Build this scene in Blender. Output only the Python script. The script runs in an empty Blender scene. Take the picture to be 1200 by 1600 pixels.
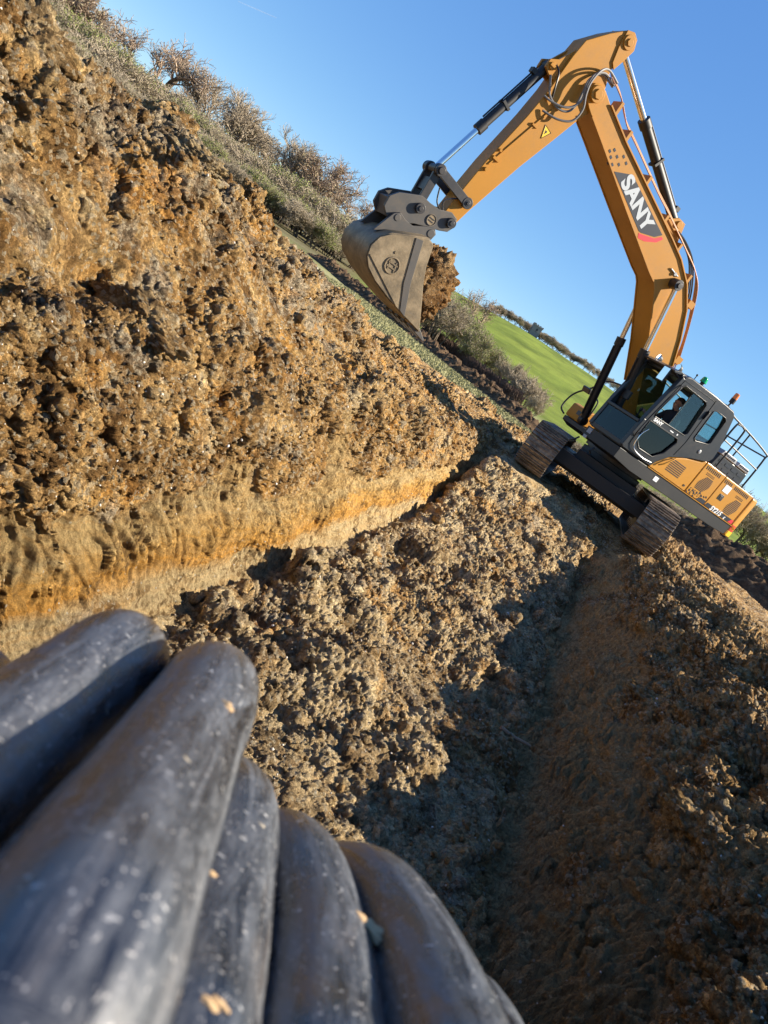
import bpy, bmesh, math, random
import numpy as np
from mathutils import Vector, Matrix, geometry

random.seed(7)
rng = np.random.default_rng(11)
R = math.radians
scene = bpy.context.scene
COL = scene.collection

# ------------------------------------------------------------------ naming
def tag(o, label=None, cat=None, group=None, kind=None):
    if label: o['label'] = label
    if cat: o['category'] = cat
    if group: o['group'] = group
    if kind: o['kind'] = kind
    return o

def empty(name, loc=(0, 0, 0), rz=0.0):
    o = bpy.data.objects.new(name, None)
    o.empty_display_size = 0.3
    o.location = loc
    o.rotation_euler = (0, 0, rz)
    COL.objects.link(o)
    return o

# ------------------------------------------------------------------ mesh builder
def V(*a): return Vector(a)

class MB:
    def __init__(self):
        self.v = []; self.f = []; self.mi = []
    def add(self, vs, fs, mi=0):
        b = len(self.v)
        self.v.extend([tuple(x) for x in vs])
        for f in fs:
            self.f.append(tuple(b + i for i in f)); self.mi.append(mi)
    def box(self, c, s, rot=None, mi=0):
        hx, hy, hz = s[0] / 2, s[1] / 2, s[2] / 2
        vs = [Vector((x, y, z)) for x in (-hx, hx) for y in (-hy, hy) for z in (-hz, hz)]
        if rot is not None: vs = [rot @ q for q in vs]
        c = Vector(c)
        vs = [q + c for q in vs]
        self.add(vs, [(0, 1, 3, 2), (4, 6, 7, 5), (0, 4, 5, 1), (2, 3, 7, 6), (0, 2, 6, 4), (1, 5, 7, 3)], mi)
    def bar(self, a, b, w, h, up=(0, 0, 1), mi=0):
        a = Vector(a); b = Vector(b); d = (b - a); L = d.length; d.normalize()
        s = d.cross(Vector(up))
        if s.length < 1e-4: s = d.cross(Vector((1, 0, 0)))
        s.normalize(); u = s.cross(d)
        m = Matrix((d, s, u)).transposed()
        self.box((a + b) / 2, (L, w, h), m, mi)
    def prism(self, pts, y0, y1, mi=0, holes=()):
        """profile in the local XZ plane, extruded along Y from y0 to y1"""
        loops = [list(pts)] + [list(h) for h in holes]
        flat = [p for l in loops for p in l]
        n = len(flat)
        vs = [(p[0], y0, p[1]) for p in flat] + [(p[0], y1, p[1]) for p in flat]
        fs = []
        if holes:
            tris = geometry.tessellate_polygon([[Vector((p[0], p[1], 0)) for p in l] for l in loops])
            fs += [tuple(t) for t in tris]
            fs += [tuple(n + i for i in reversed(t)) for t in tris]
        else:
            fs.append(tuple(range(n)))
            fs.append(tuple(reversed(range(n, 2 * n))))
        b = 0
        for l in loops:
            k = len(l)
            for i in range(k):
                j = (i + 1) % k
                fs.append((b + i, n + b + i, n + b + j, b + j))
            b += k
        self.add(vs, fs, mi)
    def cyl(self, a, b, r0, r1=None, n=20, cap=True, mi=0):
        r1 = r0 if r1 is None else r1
        a = Vector(a); b = Vector(b); d = (b - a).normalized()
        s = d.orthogonal().normalized(); u = d.cross(s)
        vs = []
        for p, r in ((a, r0), (b, r1)):
            for k in range(n):
                t = 2 * math.pi * k / n
                vs.append(p + s * (r * math.cos(t)) + u * (r * math.sin(t)))
        fs = [(k, (k + 1) % n, n + (k + 1) % n, n + k) for k in range(n)]
        if cap: fs += [tuple(reversed(range(n))), tuple(range(n, 2 * n))]
        self.add(vs, fs, mi)
    def tube(self, pts, r, n=8, closed=False, mi=0, cap=True):
        pts = [Vector(p) for p in pts]; m = len(pts)
        rr = r if isinstance(r, (list, tuple)) else [r] * m
        prev = None; rings = []
        for i, p in enumerate(pts):
            if closed: t = pts[(i + 1) % m] - pts[i - 1]
            else: t = pts[min(i + 1, m - 1)] - pts[max(i - 1, 0)]
            t.normalize()
            if prev is None: s = t.orthogonal().normalized()
            else:
                s = prev - t * prev.dot(t)
                s = s.normalized() if s.length > 1e-5 else t.orthogonal().normalized()
            prev = s; u = t.cross(s)
            rings.append([p + (s * math.cos(2 * math.pi * k / n) + u * math.sin(2 * math.pi * k / n)) * rr[i] for k in range(n)])
        vs = [q for ring in rings for q in ring]; fs = []
        for i in range(m if closed else m - 1):
            a = i * n; b = ((i + 1) % m) * n
            for k in range(n):
                fs.append((a + k, a + (k + 1) % n, b + (k + 1) % n, b + k))
        if cap and not closed:
            fs += [tuple(reversed(range(n))), tuple(range((m - 1) * n, m * n))]
        self.add(vs, fs, mi)
    def ball(self, c, r, seg=14, rings=9, sc=(1, 1, 1), mi=0):
        c = Vector(c); vs = []; fs = []
        for i in range(rings + 1):
            ph = math.pi * i / rings
            for k in range(seg):
                t = 2 * math.pi * k / seg
                vs.append((c.x + r * sc[0] * math.sin(ph) * math.cos(t), c.y + r * sc[1] * math.sin(ph) * math.sin(t), c.z + r * sc[2] * math.cos(ph)))
        for i in range(rings):
            for k in range(seg):
                a = i * seg + k; b = i * seg + (k + 1) % seg
                fs.append((a, a + seg, b + seg, b))
        self.add(vs, fs, mi)
    def build(self, name, mat, parent=None, bevel=0.0, smooth=35, rz=None):
        me = bpy.data.meshes.new(name)
        me.from_pydata(self.v, [], self.f)
        mats = mat if isinstance(mat, (list, tuple)) else [mat]
        for m in mats: me.materials.append(m)
        if len(mats) > 1: me.polygons.foreach_set('material_index', self.mi)
        bm = bmesh.new(); bm.from_mesh(me)
        bmesh.ops.recalc_face_normals(bm, faces=bm.faces)
        bm.to_mesh(me); bm.free()
        if smooth is not None:
            me.polygons.foreach_set('use_smooth', [True] * len(me.polygons))
            me.set_sharp_from_angle(angle=R(smooth))
        o = bpy.data.objects.new(name, me)
        COL.objects.link(o)
        if parent: o.parent = parent
        if rz is not None: o.rotation_euler = (0, 0, rz)
        if bevel > 0:
            b = o.modifiers.new('bevel', 'BEVEL'); b.width = bevel; b.segments = 2
            b.limit_method = 'ANGLE'; b.angle_limit = R(40); b.harden_normals = True
        return o

def np_mesh(name, verts, faces, mat, parent=None, smooth=True):
    me = bpy.data.meshes.new(name)
    nv, nf, k = len(verts), len(faces), faces.shape[1]
    me.vertices.add(nv); me.vertices.foreach_set('co', np.ascontiguousarray(verts, dtype=np.float32).ravel())
    me.loops.add(nf * k); me.loops.foreach_set('vertex_index', np.ascontiguousarray(faces, dtype=np.int32).ravel())
    me.polygons.add(nf); me.polygons.foreach_set('loop_start', np.arange(nf, dtype=np.int32) * k)
    me.polygons.foreach_set('use_smooth', np.full(nf, smooth, dtype=bool))
    me.update(calc_edges=True)
    if mat: me.materials.append(mat)
    o = bpy.data.objects.new(name, me)
    COL.objects.link(o)
    if parent: o.parent = parent
    return o

def spline(pts, n=10, closed=False):
    P = [Vector(p) for p in pts]; m = len(P); out = []
    rng_ = range(m) if closed else range(m - 1)
    for i in rng_:
        if closed: p0, p1, p2, p3 = P[i - 1], P[i], P[(i + 1) % m], P[(i + 2) % m]
        else: p0, p1, p2, p3 = P[max(i - 1, 0)], P[i], P[i + 1], P[min(i + 2, m - 1)]
        for k in range(n):
            t = k / n
            out.append(0.5 * ((2 * p1) + (p2 - p0) * t + (2 * p0 - 5 * p1 + 4 * p2 - p3) * t * t + (3 * p1 - p0 - 3 * p2 + p3) * t ** 3))
    if not closed: out.append(P[-1])
    return out

# ------------------------------------------------------------------ numpy noise
def _h(ix, iy, iz, s):
    with np.errstate(over='ignore'):
        h = (ix.astype(np.uint32) * np.uint32(374761393) + iy.astype(np.uint32) * np.uint32(668265263)
             + iz.astype(np.uint32) * np.uint32(2147483647) + np.uint32((s * 974711 + 13) & 0xffffffff))
        h = (h ^ (h >> np.uint32(13))) * np.uint32(1274126177)
        h = (h ^ (h >> np.uint32(15))) * np.uint32(2246822519)
        h = h ^ (h >> np.uint32(16))
    return h
def _f(h): return (h & np.uint32(0xffffff)).astype(np.float32) / np.float32(16777216.0)

def vnoise(p, s=0):
    i = np.floor(p).astype(np.int32); f = (p - i).astype(np.float32)
    u = f * f * f * (f * (f * 6 - 15) + 10)
    r = 0
    for dx in (0, 1):
        wx = u[:, 0] if dx else 1 - u[:, 0]
        for dy in (0, 1):
            wy = u[:, 1] if dy else 1 - u[:, 1]
            for dz in (0, 1):
                wz = u[:, 2] if dz else 1 - u[:, 2]
                r = r + wx * wy * wz * _f(_h(i[:, 0] + dx, i[:, 1] + dy, i[:, 2] + dz, s))
    return r * 2 - 1
def fbm(p, o=4, s=0, g=0.5):
    r = 0; a = 1.0; t = 0
    for k in range(o):
        r = r + a * vnoise(p * (2.03 ** k) + 17.3 * k, s + k); t += a; a *= g
    return r / t
def worley(p, s=0, jit=0.9):
    """nearest feature distance and its random number"""
    i = np.floor(p).astype(np.int32); f = (p - i).astype(np.float32)
    best = np.full(len(p), 9.0, np.float32); rid = np.zeros(len(p), np.float32)
    for dx in (-1, 0, 1):
        for dy in (-1, 0, 1):
            for dz in (-1, 0, 1):
                h = _h(i[:, 0] + dx, i[:, 1] + dy, i[:, 2] + dz, s)
                a = _f(h); b = _f(h * np.uint32(747796405) + np.uint32(1)); c = _f(h * np.uint32(277803737) + np.uint32(7))
                ex = dx + .5 + (a - .5) * jit - f[:, 0]; ey = dy + .5 + (b - .5) * jit - f[:, 1]; ez = dz + .5 + (c - .5) * jit - f[:, 2]
                d = ex * ex + ey * ey + ez * ez
                m = d < best
                best = np.where(m, d, best); rid = np.where(m, _f(h * np.uint32(2891336453) + np.uint32(3)), rid)
    return np.sqrt(best), rid
def lumps(p, size, s):
    """rounded clods with creases between; 0..1, heights vary from clod to clod"""
    d, r = worley(p / size, s)
    dome = .45 * np.sqrt(np.clip(1 - (d / 0.82) ** 2, 0, 1)) + .6 * np.clip(1 - d / .8, 0, 1)
    return dome * (0.25 + 0.75 * r)
def sstep(a, b, x):
    t = np.clip((x - a) / (b - a), 0, 1)
    return t * t * (3 - 2 * t)

# ------------------------------------------------------------------ materials
class NT:
    def __init__(self, name):
        self.m = bpy.data.materials.new(name); self.m.use_nodes = True
        self.t = self.m.node_tree; self.t.nodes.clear()
        self.out = self.n('ShaderNodeOutputMaterial')
        self.bsdf = self.n('ShaderNodeBsdfPrincipled')
        self.l(self.bsdf.outputs[0], self.out.inputs['Surface'])
        self.tc = self.n('ShaderNodeTexCoord')
    def n(self, t, **k):
        q = self.t.nodes.new(t)
        for a, b in k.items(): setattr(q, a, b)
        return q
    def l(self, a, b): self.t.links.new(a, b)
    def mapping(self, scale=(1, 1, 1), src='Object', rot=(0, 0, 0)):
        q = self.n('ShaderNodeMapping'); q.inputs['Scale'].default_value = scale; q.inputs['Rotation'].default_value = rot
        self.l(self.tc.outputs[src], q.inputs[0]); return q.outputs[0]
    def noise(self, vec, scale, detail=6, rough=0.6, dist=0.0):
        q = self.n('ShaderNodeTexNoise'); q.inputs['Scale'].default_value = scale; q.inputs['Detail'].default_value = detail
        q.inputs['Roughness'].default_value = rough; q.inputs['Distortion'].default_value = dist
        self.l(vec, q.inputs['Vector']); return q.outputs['Fac']
    def voro(self, vec, scale, out='Distance', feature='F1'):
        q = self.n('ShaderNodeTexVoronoi'); q.feature = feature; q.inputs['Scale'].default_value = scale
        self.l(vec, q.inputs['Vector']); return q.outputs[out]
    def ramp(self, fac, stops):
        q = self.n('ShaderNodeValToRGB'); cr = q.color_ramp
        while len(cr.elements) < len(stops): cr.elements.new(0.5)
        for e, (p, c) in zip(cr.elements, stops):
            e.position = p; e.color = (*c, 1) if not isinstance(c, (int, float)) else (c, c, c, 1)
        self.l(fac, q.inputs[0]); return q.outputs[0]
    def mix(self, fac, a, b, mode='MIX'):
        q = self.n('ShaderNodeMix'); q.data_type = 'RGBA'; q.blend_type = mode
        for s, val in ((0, fac), (6, a), (7, b)):
            if isinstance(val, bpy.types.NodeSocket): self.l(val, q.inputs[s])
            elif isinstance(val, (int, float)): q.inputs[s].default_value = val if s == 0 else (val, val, val, 1)
            else: q.inputs[s].default_value = (*val, 1)
        return q.outputs[2]
    def math(self, op, a, b=0.0, c=None):
        q = self.n('ShaderNodeMath', operation=op)
        for i, val in enumerate((a, b, c)):
            if val is None: continue
            if isinstance(val, bpy.types.NodeSocket): self.l(val, q.inputs[i])
            else: q.inputs[i].default_value = val
        return q.outputs[0]
    def attr(self, name, out='Fac'):
        q = self.n('ShaderNodeAttribute'); q.attribute_name = name; return q.outputs[out]
    def bump(self, h, strength, dist, prev=None):
        q = self.n('ShaderNodeBump'); q.inputs['Distance'].default_value = dist
        if isinstance(strength, bpy.types.NodeSocket): self.l(strength, q.inputs['Strength'])
        else: q.inputs['Strength'].default_value = strength
        self.l(h, q.inputs['Height'])
        if prev is not None: self.l(prev, q.inputs['Normal'])
        return q.outputs[0]
    def set(self, **k):
        for a, b in k.items():
            i = self.bsdf.inputs[a.replace('_', ' ')]
            if isinstance(b, bpy.types.NodeSocket): self.l(b, i)
            elif isinstance(b, tuple): i.default_value = (*b, 1)
            else: i.default_value = b
        return self.m

def paint(name, col, rough=0.35, metal=0.0, dirt=0.3, spec=.5, dirtcol=(0.16, 0.11, 0.065), coat=0.0, scale=1.0):
    t = NT(name); v = t.mapping()
    a = t.noise(v, 1.3 * scale, 7, 0.65); b = t.noise(v, 14 * scale, 6, 0.7)
    f = t.math('MULTIPLY', t.ramp(a, [(0.42, 0.0), (0.72, 1.0)]), t.ramp(b, [(0.35, 0.15), (0.65, 1.0)]))
    f = t.math('MULTIPLY', f, dirt)
    c2 = t.mix(t.noise(v, 2.2, 3), tuple(x * 0.93 for x in col), tuple(min(1, x * 1.06) for x in col))
    c = t.mix(f, c2, dirtcol)
    rr = t.math('MULTIPLY_ADD', f, 0.5, rough)
    t.set(Base_Color=c, Roughness=rr, Metallic=metal, Coat_Weight=coat, Coat_Roughness=0.15, Specular_IOR_Level=spec, Normal=t.bump(b, 0.06, 0.004))
    return t.m

M = {}
M['yellow'] = paint('machine_yellow', (0.41, 0.183, 0.020), 0.46, spec=.25, dirt=0.36, coat=0.0)
M['yellow_panel'] = paint('panel_yellow', (0.45, 0.205, 0.018), 0.38, spec=.35, dirt=0.14, coat=0.2)
M['dark'] = paint('charcoal_paint', (0.014, 0.016, 0.020), 0.36, dirt=0.14, coat=0.0)
M['black'] = paint('black_frame', (0.007, 0.007, 0.008), 0.5, dirt=0.10)
M['iron'] = paint('weathered_grey_steel', (0.075, 0.07, 0.065), 0.5, metal=0.25, dirt=0.45, scale=3)
M['link'] = paint('dark_link_steel', (0.035, 0.034, 0.036), 0.4, metal=0.2, dirt=0.25, scale=3)
M['chrome'] = NT('chrome_rod').set(Base_Color=(0.75, 0.76, 0.78), Metallic=1.0, Roughness=0.16)
M['hood'] = paint('grey_hood', (0.30, 0.31, 0.32), 0.45, dirt=0.15)
M['hose'] = NT('black_rubber_hose').set(Base_Color=(0.015, 0.015, 0.016), Roughness=0.4)
M['pipe_metal'] = NT('coppery_pipe').set(Base_Color=(.42, .24, .17), Metallic=.5, Roughness=.35)
M['grey_hose'] = NT('grey_sheen_hose').set(Base_Color=(0.16, 0.155, 0.15), Roughness=0.38)  # black hoses; the grey base colour paints in their reflections
M['letter'] = NT('pale_grey_lettering').set(Base_Color=(0.42, 0.45, 0.47), Roughness=0.4)
M['white'] = NT('white_vinyl').set(Base_Color=(0.75, 0.75, 0.74), Roughness=0.4)
M['decal'] = NT('black_vinyl').set(Base_Color=(0.022, 0.024, 0.032), Roughness=0.35)
M['red'] = NT('red_vinyl').set(Base_Color=(0.62, 0.03, 0.04), Roughness=0.35)
M['warn'] = NT('warning_yellow').set(Base_Color=(0.80, 0.50, 0.02), Roughness=0.4)
M['cushion'] = NT('seat_fabric').set(Base_Color=(0.02, 0.022, 0.026), Roughness=0.85)
M['green_lens'] = NT('green_lens').set(Base_Color=(0.0, 0.36, 0.10), Roughness=0.18, Coat_Weight=0.5)
M['amber_lens'] = NT('amber_lens').set(Base_Color=(0.85, 0.22, 0.01), Roughness=0.18, Coat_Weight=0.5)
M['mirror'] = NT('mirror_glass').set(Base_Color=(0.85, 0.87, 0.9), Metallic=1.0, Roughness=0.03)
def glass(name, tint, refl=0.05):
    t = NT(name); t.t.nodes.remove(t.bsdf)
    tr = t.n('ShaderNodeBsdfTransparent'); tr.inputs[0].default_value = (*tint, 1)
    gl = t.n('ShaderNodeBsdfGlossy'); gl.inputs['Roughness'].default_value = 0.02; gl.inputs[0].default_value = (0.85, 0.95, 1, 1)
    fr = t.n('ShaderNodeLayerWeight'); fr.inputs[0].default_value = .5
    mx = t.n('ShaderNodeMixShader'); t.l(t.math('MULTIPLY_ADD', t.math('POWER', fr.outputs['Facing'], 3.5), .8, refl), mx.inputs[0])
    t.l(tr.outputs[0], mx.inputs[1]); t.l(gl.outputs[0], mx.inputs[2]); t.l(mx.outputs[0], t.out.inputs[0])
    return t.m
M['glass'] = glass('cab_glass', (0.62, 0.76, 0.78))
M['glass_dark'] = glass('tinted_glass', (0.16, 0.21, 0.24), 0.03)

def steel_shoe():
    t = NT('track_shoe_steel'); v = t.mapping()
    n = t.noise(v, 9, 7, .7); n2 = t.noise(v, 40, 4, .7)
    c = t.ramp(n, [(0.33, (0.06, 0.048, 0.038)), (0.50, (0.19, 0.145, 0.105)), (0.68, (0.38, 0.285, 0.19))])
    return t.set(Base_Color=c, Roughness=0.55, Metallic=0.35, Normal=t.bump(n2, 0.5, 0.006))
M['shoe'] = steel_shoe()

def bucket_steel():
    t = NT('bucket_worn_steel'); v = t.mapping()
    n = t.noise(v, 3.0, 8, .68, .3); n2 = t.noise(v, 30, 5, .7); s = t.noise(t.mapping((1, 1, 7)), 6, 5, .7)
    c = t.ramp(n, [(0.32, (0.085, 0.065, 0.04)), (0.5, (0.20, 0.148, 0.085)), (0.62, (0.28, 0.21, 0.125)), (0.75, (0.12, 0.095, 0.07))])
    c = t.mix(t.ramp(s, [(0.62, 0.0), (0.72, 0.7)]), c, (0.13, 0.12, 0.115))
    return t.set(Base_Color=c, Roughness=0.55, Metallic=0.25, Normal=t.bump(n2, 0.35, 0.008))
M['bucket'] = bucket_steel()

def soil(name, variant='bank'):
    """clay subsoil with flints; 'shear' and 'grey' attributes hold where the bucket has cut smooth and where the pale clay lies"""
    t = NT(name); v = t.mapping()
    if variant in ('clod', 'load'): v = t.n('ShaderNodeNewGeometry').outputs['Position']
    big = t.noise(v, 0.9, 6, .6, .4); mid = t.noise(v, 4.5, 8, .68, .3); fine = t.noise(v, 30, 8, .72); grit = t.noise(v, 120, 5, .75)
    brown = t.ramp(mid, [(0.28, (0.18, 0.100, 0.042)), (0.43, (0.36, 0.22, 0.096)), (0.56, (0.50, 0.33, 0.155)), (0.72, (0.62, 0.47, 0.27))])
    grey = t.ramp(mid, [(0.28, (0.24, 0.17, 0.098)), (0.44, (0.46, 0.35, 0.215)), (0.62, (0.66, 0.54, 0.36))])
    ochre = t.ramp(mid, [(0.3, (0.34, 0.155, 0.038)), (0.52, (0.54, 0.28, 0.075)), (0.7, (0.62, 0.38, 0.13))])
    if variant == 'dark':
        c = t.ramp(mid, [(0.3, (0.045, 0.028, 0.017)), (0.52, (0.13, 0.083, 0.048)), (0.70, (0.25, 0.17, 0.10))])
    else:
        if variant == 'bank':
            gmask = t.math('ADD', t.attr('grey'), t.math('MULTIPLY_ADD', big, 2.6, -1.32)); 
            gm = t.ramp(gmask, [(0.3, 0.0), (0.62, 1.0)])
            c = t.mix(gm, brown, grey)
            gravel = t.ramp(fine, [(.3, (.17, .14, .11)), (.55, (.37, .31, .245)), (.72, (.56, .48, .385))])
            sepz = t.n('ShaderNodeSeparateXYZ'); t.l(v, sepz.inputs[0]); hi_ = t.n('ShaderNodeMapRange'); hi_.inputs[1].default_value = .3; hi_.inputs[2].default_value = 1.1; t.l(sepz.outputs[2], hi_.inputs[0])
            gv = t.ramp(t.math('MULTIPLY_ADD', hi_.outputs[0], .10, t.noise(v, 1.35, 6, .6, .8)), [(.57, 0.0), (.61, .85)])
            c = t.mix(gv, c, gravel)
            oc = t.noise(t.mapping((1, 1, 1.6)), 1.7, 6, .6, .5)
            om = t.ramp(oc, [(0.53, 0.0), (0.64, 0.75)])
            c = t.mix(t.math('MULTIPLY', om, t.math('SUBTRACT', 1.0, t.attr('right'))), c, ochre)
            # strata in the cut face
            wv = t.noise(t.mapping((0.6, 0.35, 5.5)), 2.0, 5, .55, .3)
            st = t.ramp(wv, [(0.34, (0.30, 0.21, 0.11)), (0.45, (0.55, 0.42, 0.24)), (0.51, (0.62, 0.32, 0.075)), (0.57, (0.60, 0.40, 0.17)), (0.7, (0.48, 0.38, 0.24))])
            zz = t.n('ShaderNodeMapRange'); zz.inputs[1].default_value = -1.1; zz.inputs[2].default_value = -.2; t.l(t.math('MULTIPLY_ADD', t.noise(t.mapping((1, .5, 1)), 1.6, 5), .30, t.math('SUBTRACT', sepz.outputs[2], .15)), zz.inputs[0])
            band = t.ramp(zz.outputs[0], [(.0, (.55, .44, .28)), (.26, (.62, .50, .32)), (.34, (.66, .33, .07)), (.50, (.64, .38, .12)), (.60, (.58, .44, .24)), (.9, (.54, .40, .22))])
            st = t.mix(.68, st, band)
            st = t.mix(t.math('MULTIPLY', t.attr('right'), 0.6), st, (0.70, 0.51, 0.28))  # right-hand wall colour lightened: fill light painted into its shaded face
            st = t.mix(t.ramp(fine, [(0.3, 0.35), (0.6, 0.0)]), st, (0.17, 0.11, 0.06))
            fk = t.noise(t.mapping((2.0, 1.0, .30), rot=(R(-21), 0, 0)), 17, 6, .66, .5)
            st = t.mix(t.math('MULTIPLY', t.ramp(fk, [(.49, 0.0), (.58, .85)]), t.ramp(t.noise(v, 2.3, 5), [(.38, 0.0), (.55, 1.0)])), st, (0.17, 0.105, 0.05))  # dark streaks paint the shade of the tooth-mark slits into the colour
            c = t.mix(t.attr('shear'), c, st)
            c = t.mix(t.math('MULTIPLY', t.attr('right'), 0.45), c, t.mix(mid, (0.30, 0.18, 0.085), (0.60, 0.41, 0.22)))  # whole right side tinted paler, painted fill for the shaded bank
        else:
            c = t.mix(t.ramp(big, [(0.45, 0.0), (0.6, 1.0)]), brown, grey)
    if variant != 'dark':
        md = t.voro(t.mix(0.06, v, t.n('ShaderNodeTexNoise').outputs['Color'], 'ADD') if False else v, 5.5, 'Color'); sp = t.n('ShaderNodeSeparateColor'); t.l(md, sp.inputs[0])
        moist = t.math('ADD', t.math('MULTIPLY', sp.outputs[1], .5), t.math('MULTIPLY', t.noise(v, 2.2, 7, .7, .8), 1.0))
        wet = t.ramp(moist, [(.72, 0.0), (.90, 1.0)])
        keep = t.math('SUBTRACT', 1.0, t.math('MULTIPLY', t.attr('shear'), .85)) if variant == 'bank' else 1.0
        c = t.mix(t.math('MULTIPLY', t.math('MULTIPLY', wet, .75), keep), c, t.mix(1.0, c, (0.42, 0.36, 0.32), 'MULTIPLY'))
    if variant != 'dark':
        cvx = t.n('ShaderNodeTexVoronoi'); cvx.inputs['Scale'].default_value = 42; wv3 = t.n('ShaderNodeVectorMath'); wv3.operation = 'MULTIPLY_ADD'; nz3 = t.n('ShaderNodeTexNoise'); nz3.inputs['Scale'].default_value = 60
        t.l(v, nz3.inputs['Vector']); t.l(nz3.outputs['Color'], wv3.inputs[0]); wv3.inputs[1].default_value = (.02, .02, .02); t.l(v, wv3.inputs[2]); t.l(wv3.outputs[0], cvx.inputs['Vector'])
        cs = t.n('ShaderNodeSeparateColor'); t.l(cvx.outputs['Color'], cs.inputs[0]); kk = t.math('SUBTRACT', 1.0, t.attr('shear')) if variant == 'bank' else 1.0
        c = t.mix(t.math('MULTIPLY', kk, .9), c, t.mix(1.0, c, t.ramp(cs.outputs[0], [(.0, .62), (.5, 1.0), (1.0, 1.45)]), 'MULTIPLY'))
        c = t.mix(t.math('MULTIPLY', kk, t.ramp(cs.outputs[1], [(.80, 0.0), (.84, .6)])), c, (.50, .44, .35))
    if variant == 'load': c = t.mix(1.0, c, (.52, .44, .38), 'MULTIPLY')
    c = t.mix(t.ramp(grit, [(0.25, 0.45), (0.55, 0.0)]), c, t.mix(0.5, c, (0.05, 0.03, 0.018)), 'MIX')
    c = t.mix(1.0, c, t.ramp(fine, [(0.25, 0.62), (0.7, 1.22)]), 'MULTIPLY')
    fl = t.n('ShaderNodeTexVoronoi'); fl.inputs['Scale'].default_value = 26; t.l(v, fl.inputs['Vector'])
    col = t.n('ShaderNodeSeparateColor'); t.l(fl.outputs['Color'], col.inputs[0])
    spot = t.math('MULTIPLY', t.ramp(fl.outputs['Distance'], [(0.16, 1.0), (0.22, 0.0)]), t.ramp(col.outputs[0], [(0.86, 0.0), (0.87, 1.0)]))
    c = t.mix(t.math('MULTIPLY', spot, 0.0 if variant == 'dark' else 0.75), c, (0.55, 0.52, 0.46))
    vv = t.mapping((1, 1, 1)) if variant not in ('clod', 'load') else v
    cr = t.voro(vv, 34, 'Distance'); cr2 = t.voro(vv, 80, 'Distance')
    crh = t.math('ADD', t.math('MULTIPLY', cr, -1.0), t.math('MULTIPLY', cr2, -.5))
    if variant != 'dark': c = t.mix(1.0, c, (1.10, 1.05, .90), 'MULTIPLY')
    nb = t.bump(crh, 0.75 if variant != 'bank' else t.math('MULTIPLY_ADD', t.attr('shear'), -.55, .85), 0.018)
    nb = t.bump(grit, 0.75, 0.010, nb); nb = t.bump(fine, 0.95, 0.034, nb)
    return t.set(Base_Color=c, Roughness=0.95, Normal=nb, Specular_IOR_Level=0.1)
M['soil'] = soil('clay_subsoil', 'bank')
M['clod'] = soil('loose_clay', 'clod')
M['topsoil'] = soil('dark_topsoil', 'dark')
t = NT('flint_stone'); v = t.n('ShaderNodeNewGeometry').outputs['Position']
M['flint'] = t.set(Base_Color=t.ramp(t.noise(v, 7, 5), [(0.35, (0.30, 0.24, 0.17)), (0.52, (0.5, 0.45, 0.37)), (0.7, (0.72, 0.70, 0.66))]), Roughness=0.6)

# ------------------------------------------------------------------ camera, light, sky
CAMP = (10.13, 13.61, 35.14)
cam_d = bpy.data.cameras.new('camera'); cam = bpy.data.objects.new('camera', cam_d); COL.objects.link(cam)
yaw, pit, rol = (R(a) for a in CAMP)
h0 = Vector((-math.sin(yaw), math.cos(yaw), 0)); r0 = Vector((math.cos(yaw), math.sin(yaw), 0)); u0 = Vector((0, 0, 1))
fw = h0 * math.cos(pit) - u0 * math.sin(pit); u1 = u0 * math.cos(pit) + h0 * math.sin(pit)
rt = r0 * math.cos(rol) + u1 * math.sin(rol); up = -r0 * math.sin(rol) + u1 * math.cos(rol)
CP = Vector((0, 0, 1.25))
mw = Matrix((rt, up, -fw)).transposed().to_4x4(); mw.translation = CP
cam.matrix_world = mw
cam_d.sensor_fit = 'VERTICAL'; cam_d.lens = 4.25; cam_d.sensor_height = 1600 / 1200 * 4.25; cam_d.sensor_width = 4.25
cam_d.clip_start = 0.02; cam_d.clip_end = 6000
cam_d.dof.use_dof = True; cam_d.dof.focus_distance = 7.0; cam_d.dof.aperture_fstop = 1.8
scene.camera = cam
def pix(x, y, dist):
    """point seen at photo pixel x, y, at a distance in metres"""
    d = (fw * 1200 + rt * (x - 600) - up * (y - 800)).normalized()
    return CP + d * dist

SUN_EL, SUN_AZ = R(33), R(71)         # azimuth clockwise from +Y
sd = Vector((math.sin(SUN_AZ) * math.cos(SUN_EL), math.cos(SUN_AZ) * math.cos(SUN_EL), math.sin(SUN_EL)))
sun_d = bpy.data.lights.new('sun', 'SUN'); sun = bpy.data.objects.new('sun', sun_d); COL.objects.link(sun)
sun_d.energy = 5.0; sun_d.angle = R(0.53); sun_d.color = (1.0, 0.90, 0.74)
sun.rotation_euler = sd.to_track_quat('Z', 'Y').to_euler(); sun.location = (20, -10, 30)
w = bpy.data.worlds.new('World'); scene.world = w; w.use_nodes = True
nt = w.node_tree; nt.nodes.clear()
sk = nt.nodes.new('ShaderNodeTexSky'); sk.sky_type = 'NISHITA'; sk.sun_disc = False
sk.sun_elevation = SUN_EL; sk.sun_rotation = SUN_AZ; sk.altitude = 100; sk.air_density = 0.62; sk.dust_density = 0.0; sk.ozone_density = 2.6
bg = nt.nodes.new('ShaderNodeBackground'); bg.inputs[1].default_value = 0.105
wo = nt.nodes.new('ShaderNodeOutputWorld')
sx = nt.nodes.new('ShaderNodeSeparateColor'); cx = nt.nodes.new('ShaderNodeCombineColor'); nt.links.new(sk.outputs[0], sx.inputs[0])
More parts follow.
